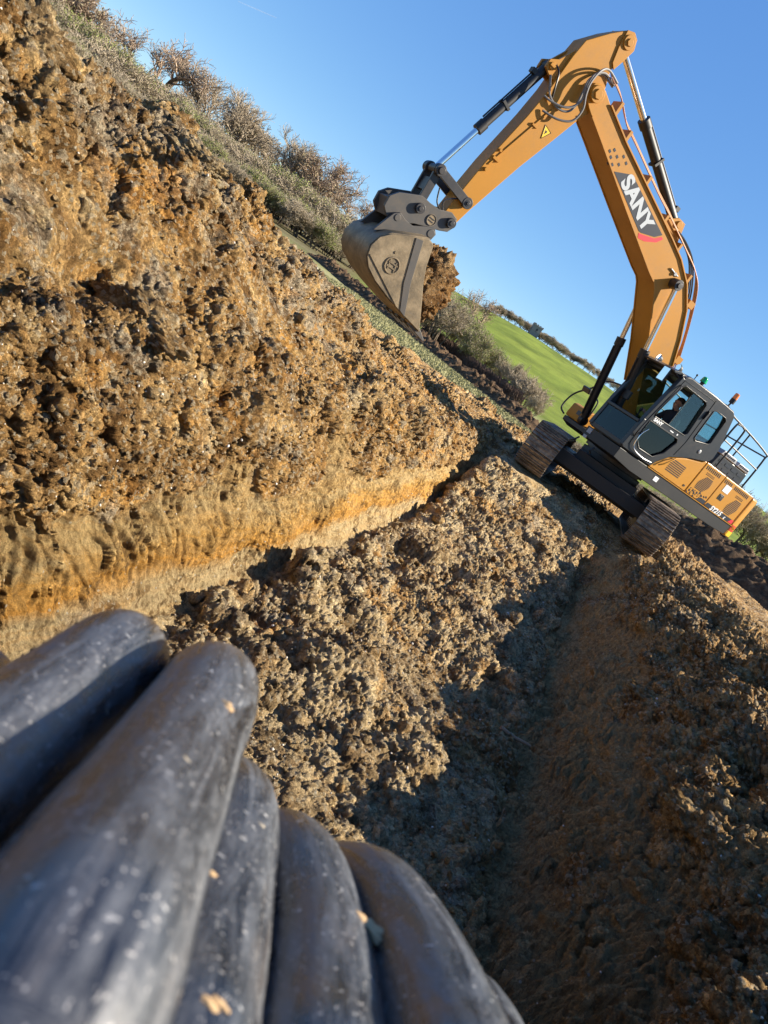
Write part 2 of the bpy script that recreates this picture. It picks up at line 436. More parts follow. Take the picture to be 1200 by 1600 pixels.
for i_, (g_, k_) in enumerate(((.85, .163), (.66, .264), (.37, .52))):     # clear spring sky: keeps its blue down to the horizon
    pw = nt.nodes.new('ShaderNodeMath'); pw.operation = 'POWER'; pw.inputs[1].default_value = g_
    ml = nt.nodes.new('ShaderNodeMath'); ml.operation = 'MULTIPLY'; ml.inputs[1].default_value = k_ / 0.273
    nt.links.new(sx.outputs[i_], pw.inputs[0]); nt.links.new(pw.outputs[0], ml.inputs[0]); nt.links.new(ml.outputs[0], cx.inputs[i_])
nt.links.new(cx.outputs[0], bg.inputs[0]); nt.links.new(bg.outputs[0], wo.inputs[0])
scene.view_settings.view_transform = 'Standard'; scene.view_settings.look = 'None'
scene.view_settings.exposure = 1.38; scene.view_settings.gamma = 1.0
scene.cycles.max_bounces = 6; scene.cycles.transparent_max_bounces = 12
scene.cycles.use_denoising = True

#@TERRAIN
# ------------------------------------------------------------------ the trench and its spoil banks (one dense relief sheet)
CR_Y = [-3, 2.5, 3.3, 4.0, 5.1, 5.7, 6.7, 7.7, 8.6, 9.8, 12, 15.8, 18.5, 22]
CR_Z = [1.10, 1.24, 1.30, 1.20, 1.32, 1.12, 0.98, 0.97, 0.78, 0.55, 0.30, 0.10, 0.02, 0.0]
FL_Y = [-3, 0.9, 2.4, 8.3, 10.5, 12.2, 13.4, 14.3, 22]
FL_Z = [0.0, 0.0, -1.05, -1.03, -0.88, -0.52, -0.12, 0.02, 0.0]
def terrain():
    ys = [-2.2]
    while ys[-1] < 24.0:
        y = ys[-1]
        st = 0.035 if y < 1.6 else (0.0021 * y if y < 15 else 0.0045 * y)
        ys.append(y + max(st, 0.006))
    ys = np.array(ys); ny = len(ys)
    c = np.interp(ys, CR_Y, CR_Z); fl = np.interp(ys, FL_Y, FL_Z)
    e = sstep(12.9, 15.0, ys) + (1 - sstep(0.6, 2.2, ys)); e = np.clip(e, 0, 1)   # where the trench runs out to ground level
    one = np.ones(ny)
    rc = np.interp(ys, [-3, 2.0, 3.5, 6.5, 9.5, 12.6, 14.5, 18, 22], [0.12, 0.16, 0.28, 0.33, 0.32, 0.12, 0.02, 0.0, 0])
    wob = 0.14 * np.sin(ys * 0.9 + 0.6) + 0.08 * np.sin(ys * 2.3)
    L = lambda a, b: a * (1 - e) + b * e
    # knot: x, z, columns to next, clod size weight, cut-face weight, pale clay weight, right side
    K = [
        (-9.5 * one, -0.03 * one, 60, .25, 0, 0, 0),
        (-5.9 * one, 0.02 * one, 50, .6, 0, 0, 0),
        (-4.7 * one, 0.62 * c, 90, .9, 0, 0, 0),
        (-3.75 + wob, c, 130, 1.0, 0, .35, 0),
        (-3.10 + wob * .8, 0.74 * c + .03, 120, 1.0, 0, 0, 0),
        (-2.72 + wob * .5, L(0.46 * c + .04, 0.3 * c), 130, .30, .1, 0, 0),
        (-2.18 + wob * .5, L(0.22 * c + .04, 0.15 * c), 90, 1.15, 0, .2, 0),
        (-1.92 * one, L(0.02, 0.05), 120, 1.1, 0, .1, 0),
        (-1.80 * one, L(-0.38, 0.05), 60, .7, .35, 0, 0),
        (-1.66 * one, L(-0.58, 0.04), 170, .2, 1, 0, 0),
        (-1.45 * one, L(-1.02, 0.04), 30, .4, .7, .6, 0),
        (-1.32 * one, fl, 380, .9, 0, .95, 0),
        (0.78 * one, np.interp(ys, [-3, 0.9, 2.4, 9, 11, 12.5, 13.6, 14.8, 22], [0, 0, -1.05, -1.04, -.95, -.75, -.45, -.05, 0]), 50, .8, 0, .7, .5),
        (1.02 * one, L(-1.07, 0.03), 150, .18, 1, .2, 1),
        (1.43 * one, L(-0.56, 0.04), 130, .5, .66, 0, 1),
        (1.84 * one, L(-0.12, 0.05), 130, .9, 0, 0, 1),
        (2.25 + wob * .2, .50 * rc - .03, 120, 1.0, 0, .2, 1),
        (2.78 + wob * .3, rc, 90, .95, 0, 0, 1),
        (3.4 + wob * .3, 0.35 * rc, 70, .7, 0, 0, 1),
        (4.1 * one, -0.04 * one, 90, .5, 0, 0, 1),
        (10.0 * one, -0.03 * one, 1, .3, 0, 0, 1)]
    X = []; Z = []; A = []
    for i in range(len(K) - 1):
        k0, k1 = K[i], K[i + 1]; n = max(2, int(k0[2] * 0.98))
        for j in range(n):
            t = j / n
            X.append(k0[0] * (1 - t) + k1[0] * t); Z.append(k0[1] * (1 - t) + k1[1] * t)
            A.append([k0[q] * (1 - t) + k1[q] * t for q in (3, 4, 5, 6)])
    X.append(K[-1][0]); Z.append(K[-1][1]); A.append([K[-1][q] for q in (3, 4, 5, 6)])
    X = np.array(X).T; Z = np.array(Z).T; A = np.array(A); nx = X.shape[1]
    # soften the knots
    for _ in range(10):
        X[:, 1:-1] = (X[:, :-2] + 2 * X[:, 1:-1] + X[:, 2:]) / 4; Z[:, 1:-1] = (Z[:, :-2] + 2 * Z[:, 1:-1] + Z[:, 2:]) / 4
        A[1:-1] = (A[:-2] + 2 * A[1:-1] + A[2:]) / 4
    P = np.stack([X, np.repeat(ys[:, None], nx, 1), Z], -1).astype(np.float32)
    du = np.gradient(P, axis=1); dv = np.gradient(P, axis=0)
    N = np.cross(du, dv); N /= np.linalg.norm(N, axis=-1, keepdims=True) + 1e-9
    P = P.reshape(-1, 3); N = N.reshape(-1, 3)
    W = np.tile(A[None], (ny, 1, 1)).reshape(-1, 4).astype(np.float32)
    ee = np.repeat(e, nx).astype(np.float32)
    rough = W[:, 0]; shear = W[:, 1] * (1 - ee)
    # ragged borders between cut face and rubble
    br = fbm(P * np.array([1.5, 1.5, 2.5]), 4, 5)
    shear = np.clip(sstep(.38, .60, shear + br * .75 + .25 * fbm(P * np.array([1, .5, 1]) + 40, 2, 6)), 0, 1)
    rough = np.clip(rough * (1 - .8 * shear) + .08, 0, 1.2)
    smoothp = sstep(.18, .42, fbm(P * 0.9 + 31, 3, 77))            # sliced smooth patches among the clods
    rough = rough * (1 - .55 * smoothp * sstep(.1, .5, fbm(P * .7 + 3, 2, 78)))
    amp = sstep(24.2, 22.5, P[:, 1]) * sstep(-9.6, -8.6, P[:, 0]) * sstep(10.0, 9.0, P[:, 0])
    trk = np.maximum(sstep(.55, .35, np.abs(P[:, 0] + .84)), sstep(.55, .35, np.abs(P[:, 0] - 1.54))) * sstep(13.6, 14.0, P[:, 1]) * sstep(18.6, 18.2, P[:, 1])
    coil = sstep(1.4, 0.9, P[:, 1]) * sstep(1.3, .9, np.abs(P[:, 0]))
    amp = amp * (1 - .85 * trk) * (1 - .8 * coil)       # trodden flat under the tracks and the coil
    warp = np.stack([fbm(P * 3.1, 3, 21), fbm(P * 3.1 + 9, 3, 22), fbm(P * 3.1 - 7, 3, 23)], -1)
    w2 = np.stack([fbm(P * 12, 3, 31), fbm(P * 12 + 5, 3, 32), fbm(P * 12 + 8, 3, 33)], -1)
    def normals(Pt):
        G = Pt.reshape(ny, nx, 3)
        n_ = np.cross(np.gradient(G, axis=1), np.gradient(G, axis=0)); n_ /= np.linalg.norm(n_, axis=-1, keepdims=True) + 1e-9
        for _ in range(3):
            n_[:, 1:-1] = (n_[:, :-2] + 2 * n_[:, 1:-1] + n_[:, 2:]) / 4; n_[1:-1] = (n_[:-2] + 2 * n_[1:-1] + n_[2:]) / 4
        n_ /= np.linalg.norm(n_, axis=-1, keepdims=True) + 1e-9
        return n_.reshape(-1, 3).astype(np.float32)
    rough = np.where(P[:, 0] > .9, rough * 1.12, rough * np.clip(.68 + .95 * fbm(P * .85 + 12, 3, 79), .30, 1.25) ** .8)
    def spot(px_, py_, xw, ra, rb, rc_):
        d_ = pix(px_, py_, 1) - CP; q = CP + d_ * (xw / d_.x)
        return np.exp(-(((P[:, 0] - q.x) / ra) ** 2 + ((P[:, 1] - q.y) / rb) ** 2 + ((P[:, 2] - q.z) / rc_) ** 2) ** 1.5)
    slab = np.clip(spot(178, 262, -3.25, .35, .24, .17) + spot(55, 375, -2.7, .3, .55, .13) + spot(395, 530, -2.75, .3, .9, .12) + spot(500, 570, -2.6, .3, .8, .10) + spot(715, 650, -2.6, .4, 1.6, .12) + spot(40, 310, -2.9, .3, .3, .1), 0, 1)
    rough = rough * (1 - .88 * slab)
    hollow = .24 * spot(190, 442, -2.45, .4, .42, .09) + .22 * spot(20, 430, -2.3, .4, .25, .10) + .2 * spot(110, 190, -3.4, .4, .2, .13) + .2 * spot(160, 205, -3.4, .4, .2, .1) + .16 * spot(560, 790, -1.75, .3, .25, .16) + .13 * spot(370, 870, -1.6, .3, .2, .12)
    P = P - N * hollow[:, None]
    # 1: clods the size of a bucket tooth gap to a football, and hollows
    big = lumps(P + warp * .12 + w2 * .03,   .62, 1) * .27; med = lumps(P + 3 + warp * .10 + w2 * .07, .25, 2) * .095
    pits = -0.16 * sstep(.18, .5, fbm(P * 2.0, 4, 55))
    P = P + N * (amp * (rough * 1.1 * (big + med + pits - .05) + .03 * fbm(P * 6, 4, 8) * (.3 + rough)))[:, None]
    N = normals(P)
    # 2: fist-sized lumps, pushed out along the new surface
    Q2 = P + warp * .03 + w2 * .035
    sm = lumps(Q2 + w2 * .03, .105, 3) * .045 + np.abs(fbm(P * 9.5, 6, 91, .66)) * .120 - .07 * sstep(.1, .45, fbm(P * 7.5, 3, 56))
    P = P + N * (amp * rough * (sm - .02))[:, None]
    N = normals(P)
    # 3: crumbs
    ti = lumps(P + w2 * .03, .040, 4) * .028 + lumps(P + w2 * .02, .021, 7) * .020 + np.abs(fbm(P * 34, 3, 92, .65)) * .030
    D = rough * 1.1 * (ti - .01) + .007 * lumps(P, .022, 6) * (1 - .7 * shear)
    # bucket teeth drag marks: flakes stretched up the face, stepped along it
    slant = P[:, 1] * 1.0 + P[:, 2] * 0.38
    S = np.stack([P[:, 0] * 2, slant * 15, P[:, 2] * 2.6], -1)
    fl1 = vnoise(S + warp * 1.2, 41); fl2 = vnoise(S * np.array([1, 2.3, 2.0]) + 7, 42)
    flake = sstep(-.15, .55, fl1) * .045 + sstep(0, .6, fl2) * .02
    lay = 0.02 * vnoise(np.stack([P[:, 0], P[:, 1] * .5, P[:, 2] * 13], -1), 43)
    low = sstep(-.62, -.92, P[:, 2]) * (P[:, 0] < 0)
    Pa = P * np.array([1, 1, .35], np.float32); sw = slant * 9 + 1.5 * vnoise(Pa * 2.6, 45) + .5 * vnoise(Pa * 8, 46); fr_ = sw - np.floor(sw)
    sw2 = slant * 21 + 1.6 * vnoise(Pa * 4.2, 47) + .8 * vnoise(Pa * 11, 48); fr2 = sw2 - np.floor(sw2)
    gate = sstep(-.25, .35, fbm(np.stack([P[:, 0] * 2, P[:, 1] * 2.6, P[:, 2] * 2.2], -1), 3, 49)); g2 = sstep(-.2, .3, vnoise(np.stack([P[:, 0], slant * 9, P[:, 2] * 3.5], -1), 50))
    flake = flake * .6 + gate * ((1 - fr_) * sstep(0, .22, fr_)) * .060 + g2 * ((1 - fr2) * sstep(0, .25, fr2)) * .045
    swr = P[:, 1] * 7 - P[:, 2] * 5 + 1.6 * vnoise(Pa * 3, 51) + .7 * vnoise(Pa * 9, 52); frr = swr - np.floor(swr)      # right-hand wall: slices leaning along the trench
    swq = P[:, 1] * 19 - P[:, 2] * 12 + 1.6 * vnoise(Pa * 5, 53); frq = swq - np.floor(swq)
    gr = sstep(-.35, .3, fbm(P * np.array([2, 2.2, 3]), 3, 54))
    fr_right = gr * ((1 - frr) * sstep(0, .2, frr)) * .105 + ((1 - frq) * sstep(0, .25, frq)) * .045
    isr = (P[:, 0] > 0).astype(np.float32)
    D += shear * ((flake * (1 - isr) + fr_right * isr) * (1 - .6 * low) + lay - .04)
    # raked scraping on the bench
    rk = np.exp(-((P[:, 0] + 2.5) / .38) ** 2) * (1 - ee)
    D += rk * .02 * vnoise(np.stack([P[:, 0] * 5, P[:, 1] * 26, P[:, 2] * 5], -1), 44)
    D = D * amp
    drop = (1 - sstep(24.2, 22.5, P[:, 1]) * sstep(-9.6, -8.6, P[:, 0]) * sstep(10.0, 9.0, P[:, 0])) * .06
    side = np.stack([vnoise(P * 7, 61), vnoise(P * 7, 62), vnoise(P * 7, 63)], -1) * .012 * (rough * amp)[:, None]
    P2 = P + N * D[:, None] + side
    P2[:, 2] -= drop
    hole = np.where(trk > .5)[0]
    P2[hole, 2] = np.minimum(P2[hole, 2], 0.035)
    idx = np.arange(ny * nx).reshape(ny, nx)
    F = np.stack([idx[:-1, :-1], idx[:-1, 1:], idx[1:, 1:], idx[1:, :-1]], -1).reshape(-1, 4)
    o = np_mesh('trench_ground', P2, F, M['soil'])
    for nm, arr in (('shear', shear), ('grey', W[:, 2] * (1 - .3 * ee)), ('right', W[:, 3])):
        a = o.data.attributes.new(nm, 'FLOAT', 'POINT'); a.data.foreach_set('value', arr.astype(np.float32))
    tag(o, kind='structure')
    return P2, W, shear, ny, nx, N
TP, TW, TS, TNY, TNX, TN = terrain()

# loose clods and flints lying over the relief, merged
def ico(sub):
    bm = bmesh.new(); bmesh.ops.create_icosphere(bm, subdivisions=sub, radius=1.0)
    v = np.array([q.co[:] for q in bm.verts], np.float32); f = np.array([[l.index for l in q.verts] for q in bm.faces], np.int32)
    bm.free(); return v, f
def clod_shape(sub, seed, jag=.32):
    v, f = ico(sub)
    s = np.array([1, .75 + .3 * random.random(), .6 + .25 * random.random()])
    rr = np.random.default_rng(seed * 7 + 1); nk = rr.normal(size=(13, 3)); nk /= np.linalg.norm(nk, axis=1)[:, None]
    dk = rr.uniform(.62, 1.0, 13); q = v @ nk.T
    cut = np.min(np.where(q > .05, dk / np.maximum(q, .05), 9), axis=1)
    d = np.minimum(cut, 1.15) * (1 + jag * .8 * fbm(v * 1.6 + seed * 11, 3, seed)) + jag * .5 * (lumps(v + seed * 3, .7, seed) - .4)
    if sub == 3: d += .34 * (lumps(v + seed, .42, seed + 5) - .4) + .12 * fbm(v * 6, 3, seed)
    if sub >= 4: d += .16 * (lumps(v + seed, .3, seed + 5) - .4) + .07 * fbm(v * 9, 3, seed)
    return v * d[:, None] * s, f
def scatter(name, n, smin, smax, power, sub, mat, seed, weight, flat=.0):
    r = np.random.default_rng(seed)
    shapes = [clod_shape(sub, seed + k, .3 if sub > 1 else .2) for k in range(8)]
    y = TP[:, 1]
    w_ = weight(TP, TW, TS); w_ = w_ / w_.sum()
    pick = r.choice(len(TP), n, p=w_)
    vs = []; fs = []; b = 0
    for q in pick:
        v, f = shapes[r.integers(8)]
        dist = max(TP[q, 1], 1.5)
        s = smin * (smax / smin) ** (r.random() ** power) * (0.55 + dist * .09)
        ax = r.normal(size=3); ax /= np.linalg.norm(ax); a = r.random() * 6.28
        K = np.array([[0, -ax[2], ax[1]], [ax[2], 0, -ax[0]], [-ax[1], ax[0], 0]])
        Rm = np.eye(3) + math.sin(a) * K + (1 - math.cos(a)) * K @ K
        vs.append((v * s) @ Rm.T + TP[q] + np.array([0, 0, s * .35]) * 1 + TN[q] * s * .25); fs.append(f + b); b += len(v)
    o = np_mesh(name, np.concatenate(vs), np.concatenate(fs), mat, smooth=(sub != 2))
    return o
def base_w(P, W, S):
    inr = (P[:, 1] > 1.6) & (P[:, 1] < 20) & (P[:, 0] > -5) & (P[:, 0] < 4)
    trk = ((abs(P[:, 0] + .84) < .5) | (abs(P[:, 0] - 1.54) < .5)) & (P[:, 1] > 13.5)
    return inr * (~trk) * W[:, 0] ** 1.5 * (1 - S * .95)
o = scatter('rubble_lumps', 420, .018, .070, 2.0, 3, M['clod'], 51, base_w)
tag(o, 'lumpy clay rubble heaped over the trench banks and floor', 'rubble', kind='stuff')
o = scatter('loose_clods', 20000, .005, .026, 1.8, 2, M['clod'], 3, base_w)
tag(o, 'loose clay clods scattered over the trench banks and floor', 'clods', kind='stuff')
o = scatter('flint_pebbles', 3000, .004, .015, 2.2, 1, M['flint'], 23, lambda P, W, S: base_w(P, W, S) + .15 * ((P[:, 1] > 1.6) & (P[:, 1] < 12)))
tag(o, 'pale flint pebbles scattered over the soil', 'pebbles', kind='stuff')
# big single clods, each a thing
def clods():
    dep = bpy.context.evaluated_depsgraph_get(); dep.update()
    items = [
        (475, 612, .17, (1.0, .8, .95), 'big grey lumpy clod half way up the left bank, alone in the brown soil'),
        (60, 335, .12, (1.1, .8, .8), 'pale crumbly lump at the left edge, below the smooth clay slab'),
        (130, 340, .13, (.8, 1.1, 1.2), 'tall pale-faced clod just below the smooth clay slab'),
        (70, 70, .17, (1.2, .8, 1.3), 'grey-topped clod on the crest at the top left corner'),
        (140, 150, .19, (1.3, .8, 1.2), 'large tan clod on the crest with a dark hollow under it'),
        (290, 235, .19, (1.4, .9, .8), 'broad brown clod jutting from the crest above the sliced clay'),
        (385, 310, .15, (.9, .8, 1.3), 'grey gravelly clod standing out of the crest before the wood'),
        (240, 500, .20, (1.7, .9, .8), 'wide overhanging clod with a deep shadow beneath, left of the raked earth'),
        (120, 455, .16, (1.3, .9, .9), 'dark brown clod at the lip of the ledge near the left edge'),
        (560, 560, .20, (1.3, .9, .8), 'brown clod on the bank below the grass strip'),
        (430, 590, .10, (1, 1, 1), 'small brown clod beside the big grey lumpy one'),
        (895, 760, .26, (1.5, 1.0, .8), 'large brown clod in the trench end right under the undercarriage'),
        (790, 745, .20, (1.0, .9, 1.0), 'brown clod just below the left track'),
        (752, 742, .17, (1.3, .9, .9), 'rusty brown clod in the far left corner of the trench floor'),
        (712, 762, .13, (1.0, 1.2, .8), 'tan clod at the foot of the cut face near the far end'),
        (842, 800, .20, (1.3, .9, .8), 'brown clod between the two tracks, nearest the left one'),
        (930, 812, .22, (1.3, 1.0, .8), 'brown clod between the two tracks, nearest the right one'),
        (1000, 1090, .12, (1.4, 1, .7), 'flat grey clod near the middle of the right-hand bank'),
        (1140, 1170, .16, (1.2, 1, .8), 'sunlit lumpy clod near the right edge of the right-hand bank'),
        (1080, 1270, .15, (1.2, 1, .8), 'dark clod low on the right-hand bank with lit upper rim')]
    for i, (x, y, s_, sc, lb) in enumerate(items):
        dr = (pix(x, y, 1) - CP).normalized()
        hit, loc, nrm, idx, ob, _ = scene.ray_cast(dep, CP, dr)
        if not hit or (loc - CP).length > 20: print('clod misses', x, y); continue
        v, f = clod_shape(6 if s_ > .14 else 5, 60 + i, .40)
        v = v + (v / np.linalg.norm(v, axis=1)[:, None]) * (lumps(v * 1.0 + i + .1 * fbm(v * 6, 2, i)[:, None], .30, 70 + i) * .26 + lumps(v + i, .13, 80 + i) * .14 + lumps(v + i, .055, 90 + i) * .06 + .10 * fbm(v * 5, 4, i) - .12)[:, None]
        v = v * s_ * np.array(sc)
        o = np_mesh('soil_clod', v, f, M['clod']); o.location = loc - nrm * s_ * .42; o.rotation_euler = (0, 0, i * 1.3)
        tag(o, lb, 'clod', 'big clods on the trench banks')
clods()
def twig_stick():
    dep = bpy.context.evaluated_depsgraph_get(); pts = []
    for x, y in ((778, 1142), (792, 1152), (808, 1163), (822, 1174)):
        dr = (pix(x, y, 1) - CP).normalized(); hit, loc, nrm, idx, ob, _ = scene.ray_cast(dep, CP, dr)
        if hit: pts.append(loc)
    if len(pts) < 2: return
    a, b = pts[0] + Vector((0, 0, .03)), pts[-1] + Vector((0, 0, .05)); L = [a.lerp(b, q) + Vector((.006 * math.sin(q * 9), 0, .006 * math.cos(q * 7))) for q in np.linspace(0, 1, 9)]
    m = MB(); m.tube(L, [.016, .018, .016, .017, .015, .016, .014, .013, .010], 9)
    tag(m.build('stick', NT('dead_wood').set(Base_Color=(.26, .17, .10), Roughness=.85)), 'short brown stick lying at the foot of the right-hand trench wall', 'stick')
twig_stick()
#@END_TERRAIN

#@GROUND
# ------------------------------------------------------------------ land beyond: fields rising to a low ridge
def hill(x, y):
    r = np.hypot(x, y); az = np.degrees(np.arctan2(x, y))
    top = np.interp(az, [-60, -40, -28, -20, -15, -9, -4, 2, 8, 14, 25, 50], [2, 4, 8, 13, 17.5, 21, 21.5, 21, 17, 14, 12, 8])
    return top * sstep(55, 400, r) * (1 - .25 * sstep(420, 900, r)) - .06
def ground():
    rad = [0.0]; r = 3.0
    while r < 3500: rad.append(r); r *= 1.05
    rad = np.array(rad); th = np.radians(np.concatenate([np.arange(-180, -60, 4.0), np.arange(-60, 50, .8), np.arange(50, 180, 4.0)]))
    nt_ = len(th)
    X = rad[:, None] * np.sin(th)[None]; Y = rad[:, None] * np.cos(th)[None]
    Z = hill(X.ravel(), Y.ravel()); P = np.stack([X.ravel(), Y.ravel(), Z], -1)
    P[:, 2] += (.10 * fbm(P * .12, 3, 5)) * sstep(30, 60, np.hypot(P[:, 0], P[:, 1]))
    inside = (P[:, 0] > -9) & (P[:, 0] < 9.4) & (P[:, 1] > -2) & (P[:, 1] < 23.4)
    P[inside, 2] = -1.6
    idx = np.arange(len(rad) * nt_).reshape(len(rad), nt_); nx_ = np.roll(idx, -1, 1)
    F = np.stack([idx[:-1], nx_[:-1], nx_[1:], idx[1:]], -1).reshape(-1, 4)
    t = NT('grass_fields'); v = t.mapping()
    n = t.noise(v, .05, 5); m_ = t.noise(v, .9, 7, .7); f = t.noise(v, 14, 6, .75)
    far = t.ramp(n, [(.35, (.115, .155, .022)), (.6, (.165, .205, .032))])
    near = t.ramp(m_, [(.3, (.20, .19, .085)), (.5, (.27, .25, .13)), (.7, (.34, .305, .185))])
    sep = t.n('ShaderNodeSeparateXYZ'); t.l(v, sep.inputs[0])
    k = t.n('ShaderNodeMapRange'); k.inputs[1].default_value = 40; k.inputs[2].default_value = 62; t.l(sep.outputs[1], k.inputs[0])
    c = t.mix(k.outputs[0], near, far)
    scr = t.math('ADD', t.math('MULTIPLY', sep.outputs[1], -.36), t.math('MULTIPLY', sep.outputs[0], -1.0)); sm_ = t.n('ShaderNodeMapRange'); sm_.inputs[1].default_value = 0; sm_.inputs[2].default_value = 4; t.l(scr, sm_.inputs[0])
    far_only = t.math('MULTIPLY', sm_.outputs[0], k.outputs[0])
    c = t.mix(far_only, c, t.ramp(m_, [(.3, (.10, .085, .045)), (.7, (.19, .17, .085))]))
    c = t.mix(1.0, c, t.ramp(f, [(.25, .72), (.7, 1.15)]), 'MULTIPLY')
    c = t.mix(1.0, c, t.ramp(t.noise(t.mapping((1, .25, 1), rot=(0, 0, .5)), .11, 7, .65), [(.36, .70), (.62, 1.18)]), 'MULTIPLY')
    # bare trodden earth near the works
    kd = t.n('ShaderNodeMapRange'); kd.inputs[1].default_value = 26.5; kd.inputs[2].default_value = 24.5; t.l(t.math('ADD', sep.outputs[1], t.math('MULTIPLY_ADD', m_, 7.0, -3.5)), kd.inputs[0])
    kx = t.n('ShaderNodeMapRange'); kx.inputs[1].default_value = -2.0; kx.inputs[2].default_value = 1.5; t.l(sep.outputs[0], kx.inputs[0])
    k2 = t.n('ShaderNodeMapRange'); k2.inputs[1].default_value = 36; k2.inputs[2].default_value = 30; t.l(sep.outputs[1], k2.inputs[0])
    bare = t.math('MAXIMUM', kd.outputs[0], t.math('MULTIPLY', kx.outputs[0], k2.outputs[0]))
    c = t.mix(bare, c, t.ramp(f, [(.3, (.07, .045, .028)), (.7, (.2, .14, .085))]))
    t.set(Base_Color=c, Roughness=.95, Normal=t.bump(f, .8, .05), Specular_IOR_Level=.1)
    o = np_mesh('ground', P, F, t.m)
    tag(o, kind='structure')
ground()

def heap(name, path, hw, ht, mat, seed, label, cat, group=None):
    """a long ridge of thrown-up soil along a path, with clods"""
    L = [0]
    for a, b in zip(path[:-1], path[1:]): L.append(L[-1] + math.hypot(b[0] - a[0], b[1] - a[1]))
    L = np.array(L); px = np.array([p[0] for p in path]); py = np.array([p[1] for p in path])
    n = int(L[-1] / .045); m = 70
    u = np.linspace(0, L[-1], n); cx = np.interp(u, L, px); cy = np.interp(u, L, py)
    tx = np.gradient(cx); ty = np.gradient(cy); q = np.hypot(tx, ty); nx_, ny_ = -ty / q, tx / q
    w = np.linspace(-1, 1, m)
    endf = np.minimum(1, np.minimum(u, L[-1] - u) / 1.2)
    hv = ht * (1 + .35 * fbm(np.stack([u * .6, u * 0, u * 0 + seed], -1), 3, seed)) * np.sqrt(np.clip(endf, 0, 1))
    X = cx[:, None] + nx_[:, None] * w * hw; Y = cy[:, None] + ny_[:, None] * w * hw
    Z = hv[:, None] * np.clip(1 - np.abs(w) ** 1.5, 0, 1)[None] - .08
    P = np.stack([X, Y, Z + hill(X, Y) * 0 ], -1).reshape(-1, 3).astype(np.float32)
    k = np.repeat(np.clip(1 - np.abs(w) ** 4, 0, 1)[None], n, 0).ravel()
    d = k * (lumps(P, .55, seed) * .24 + lumps(P + 2, .26, seed + 1) * .20 + lumps(P + 4, .13, seed + 6) * .09 + .10 * fbm(P * 3, 3, seed + 2) - .1)
    P[:, 2] += d; P[:, :2] += (np.stack([vnoise(P * 4, seed + 3), vnoise(P * 4, seed + 4)], -1) * .09) * k[:, None]
    idx = np.arange(n * m).reshape(n, m)
    F = np.stack([idx[:-1, :-1], idx[1:, :-1], idx[1:, 1:], idx[:-1, 1:]], -1).reshape(-1, 4)
    o = np_mesh(name, P, F, mat)
    tag(o, label, cat, group)
    return o
heap('spoil_heap', [(-24, 53), (-15.5, 43), (-11, 38.5), (-7.0, 34.5), (-4.4, 32), (-2.2, 30)], 1.15, .44, M['topsoil'], 5,
     'long low ridge of dark brown topsoil beyond the pale grass strip', 'spoil heap', 'topsoil heaps around the field')
heap('spoil_heap', [(3.2, 27), (5.5, 25.5), (9, 24.0), (13, 22.8), (18, 21.5)], 1.9, 1.05, M['topsoil'], 15,
     'dark brown topsoil heap behind the right-hand bank, below the white blossom bush', 'spoil heap', 'topsoil heaps around the field')
# short worn grass of the strip, stuff
def grass():
    r = np.random.default_rng(4); n = 26000
    y = 22 + 20 * r.random(n) ** 1.2; x = -16 + r.random(n) * 15.5
    ok = (y > 22.5 + .8 * np.sin(x)) & (y < np.interp(x, [-16, -11, -7, -4.4, -2.2, 0], [43, 37, 33, 30.5, 28.5, 27])) ; x = x[ok]; y = y[ok]; n = len(x)
    a = r.random(n) * 6.28; h = .03 + .05 * r.random(n) ** 2; wd = .02 + .03 * r.random(n)
    b = np.stack([x, y, np.full(n, -.02)], -1); dx = np.stack([np.cos(a) * wd, np.sin(a) * wd, np.zeros(n)], -1)
    tip = b + np.stack([np.sin(a) * .03, np.cos(a) * .03, h + .02], -1)
    vs = np.stack([b - dx, b + dx, tip], 1).reshape(-1, 3)
    t = NT('grass_blade'); c = t.ramp(t.noise(t.mapping(), 3, 5), [(.35, (.20, .20, .08)), (.65, (.34, .31, .16))])
    t.set(Base_Color=c, Roughness=.9)
    o = np_mesh('grass', vs, np.arange(n * 3).reshape(-1, 3), t.m, smooth=False)
    tag(o, 'short pale worn grass on the strip beyond the left bank', 'grass', kind='stuff')
grass()
#@END_GROUND
#@MACHINE

# ------------------------------------------------------------------ the excavator
EX = empty('excavator', (0.3457, 16.0495, 0.0))
tag(EX, 'orange-yellow tracked excavator with charcoal cab straddling the trench, boom raised and bucket full of clay', 'excavator')
UA = R(224.065); UZ = -0.066
def U(name, mb, mat, parent=None, bevel=0.0, smooth=35):
    """a part of the slewing upper body (x forward, y to its left, z up)"""
    o = mb.build(name, mat, parent or EX, bevel, smooth)
    if parent is None:
        o.rotation_euler = (0, 0, UA); o.location = (0, 0, UZ)
    return o
def text_mesh(name, body, size, mat, origin, xdir, updir, parent, shear=0.0, bold=0.0, squash=1.0, depth=.002, spacing=1.0):
    cu = bpy.data.curves.new('lettering', 'FONT'); cu.body = body; cu.size = size; cu.shear = shear; cu.offset = bold; cu.extrude = depth
    cu.space_character = spacing
    tmp = bpy.data.objects.new('lettering', cu); COL.objects.link(tmp)
    dg = bpy.context.evaluated_depsgraph_get(); me = bpy.data.meshes.new_from_object(tmp.evaluated_get(dg))
    bpy.data.objects.remove(tmp)
    X = Vector(xdir).normalized(); Yv = Vector(updir); Yv = (Yv - X * Yv.dot(X)).normalized(); Z = X.cross(Yv)
    m = Matrix((X, Yv, Z)).transposed().to_4x4(); m.translation = Vector(origin)
    me.transform(m @ Matrix.Diagonal((squash, 1, 1, 1))); me.materials.clear(); me.materials.append(mat)
    o = bpy.data.objects.new(name, me); COL.objects.link(o); o.parent = parent
    return o

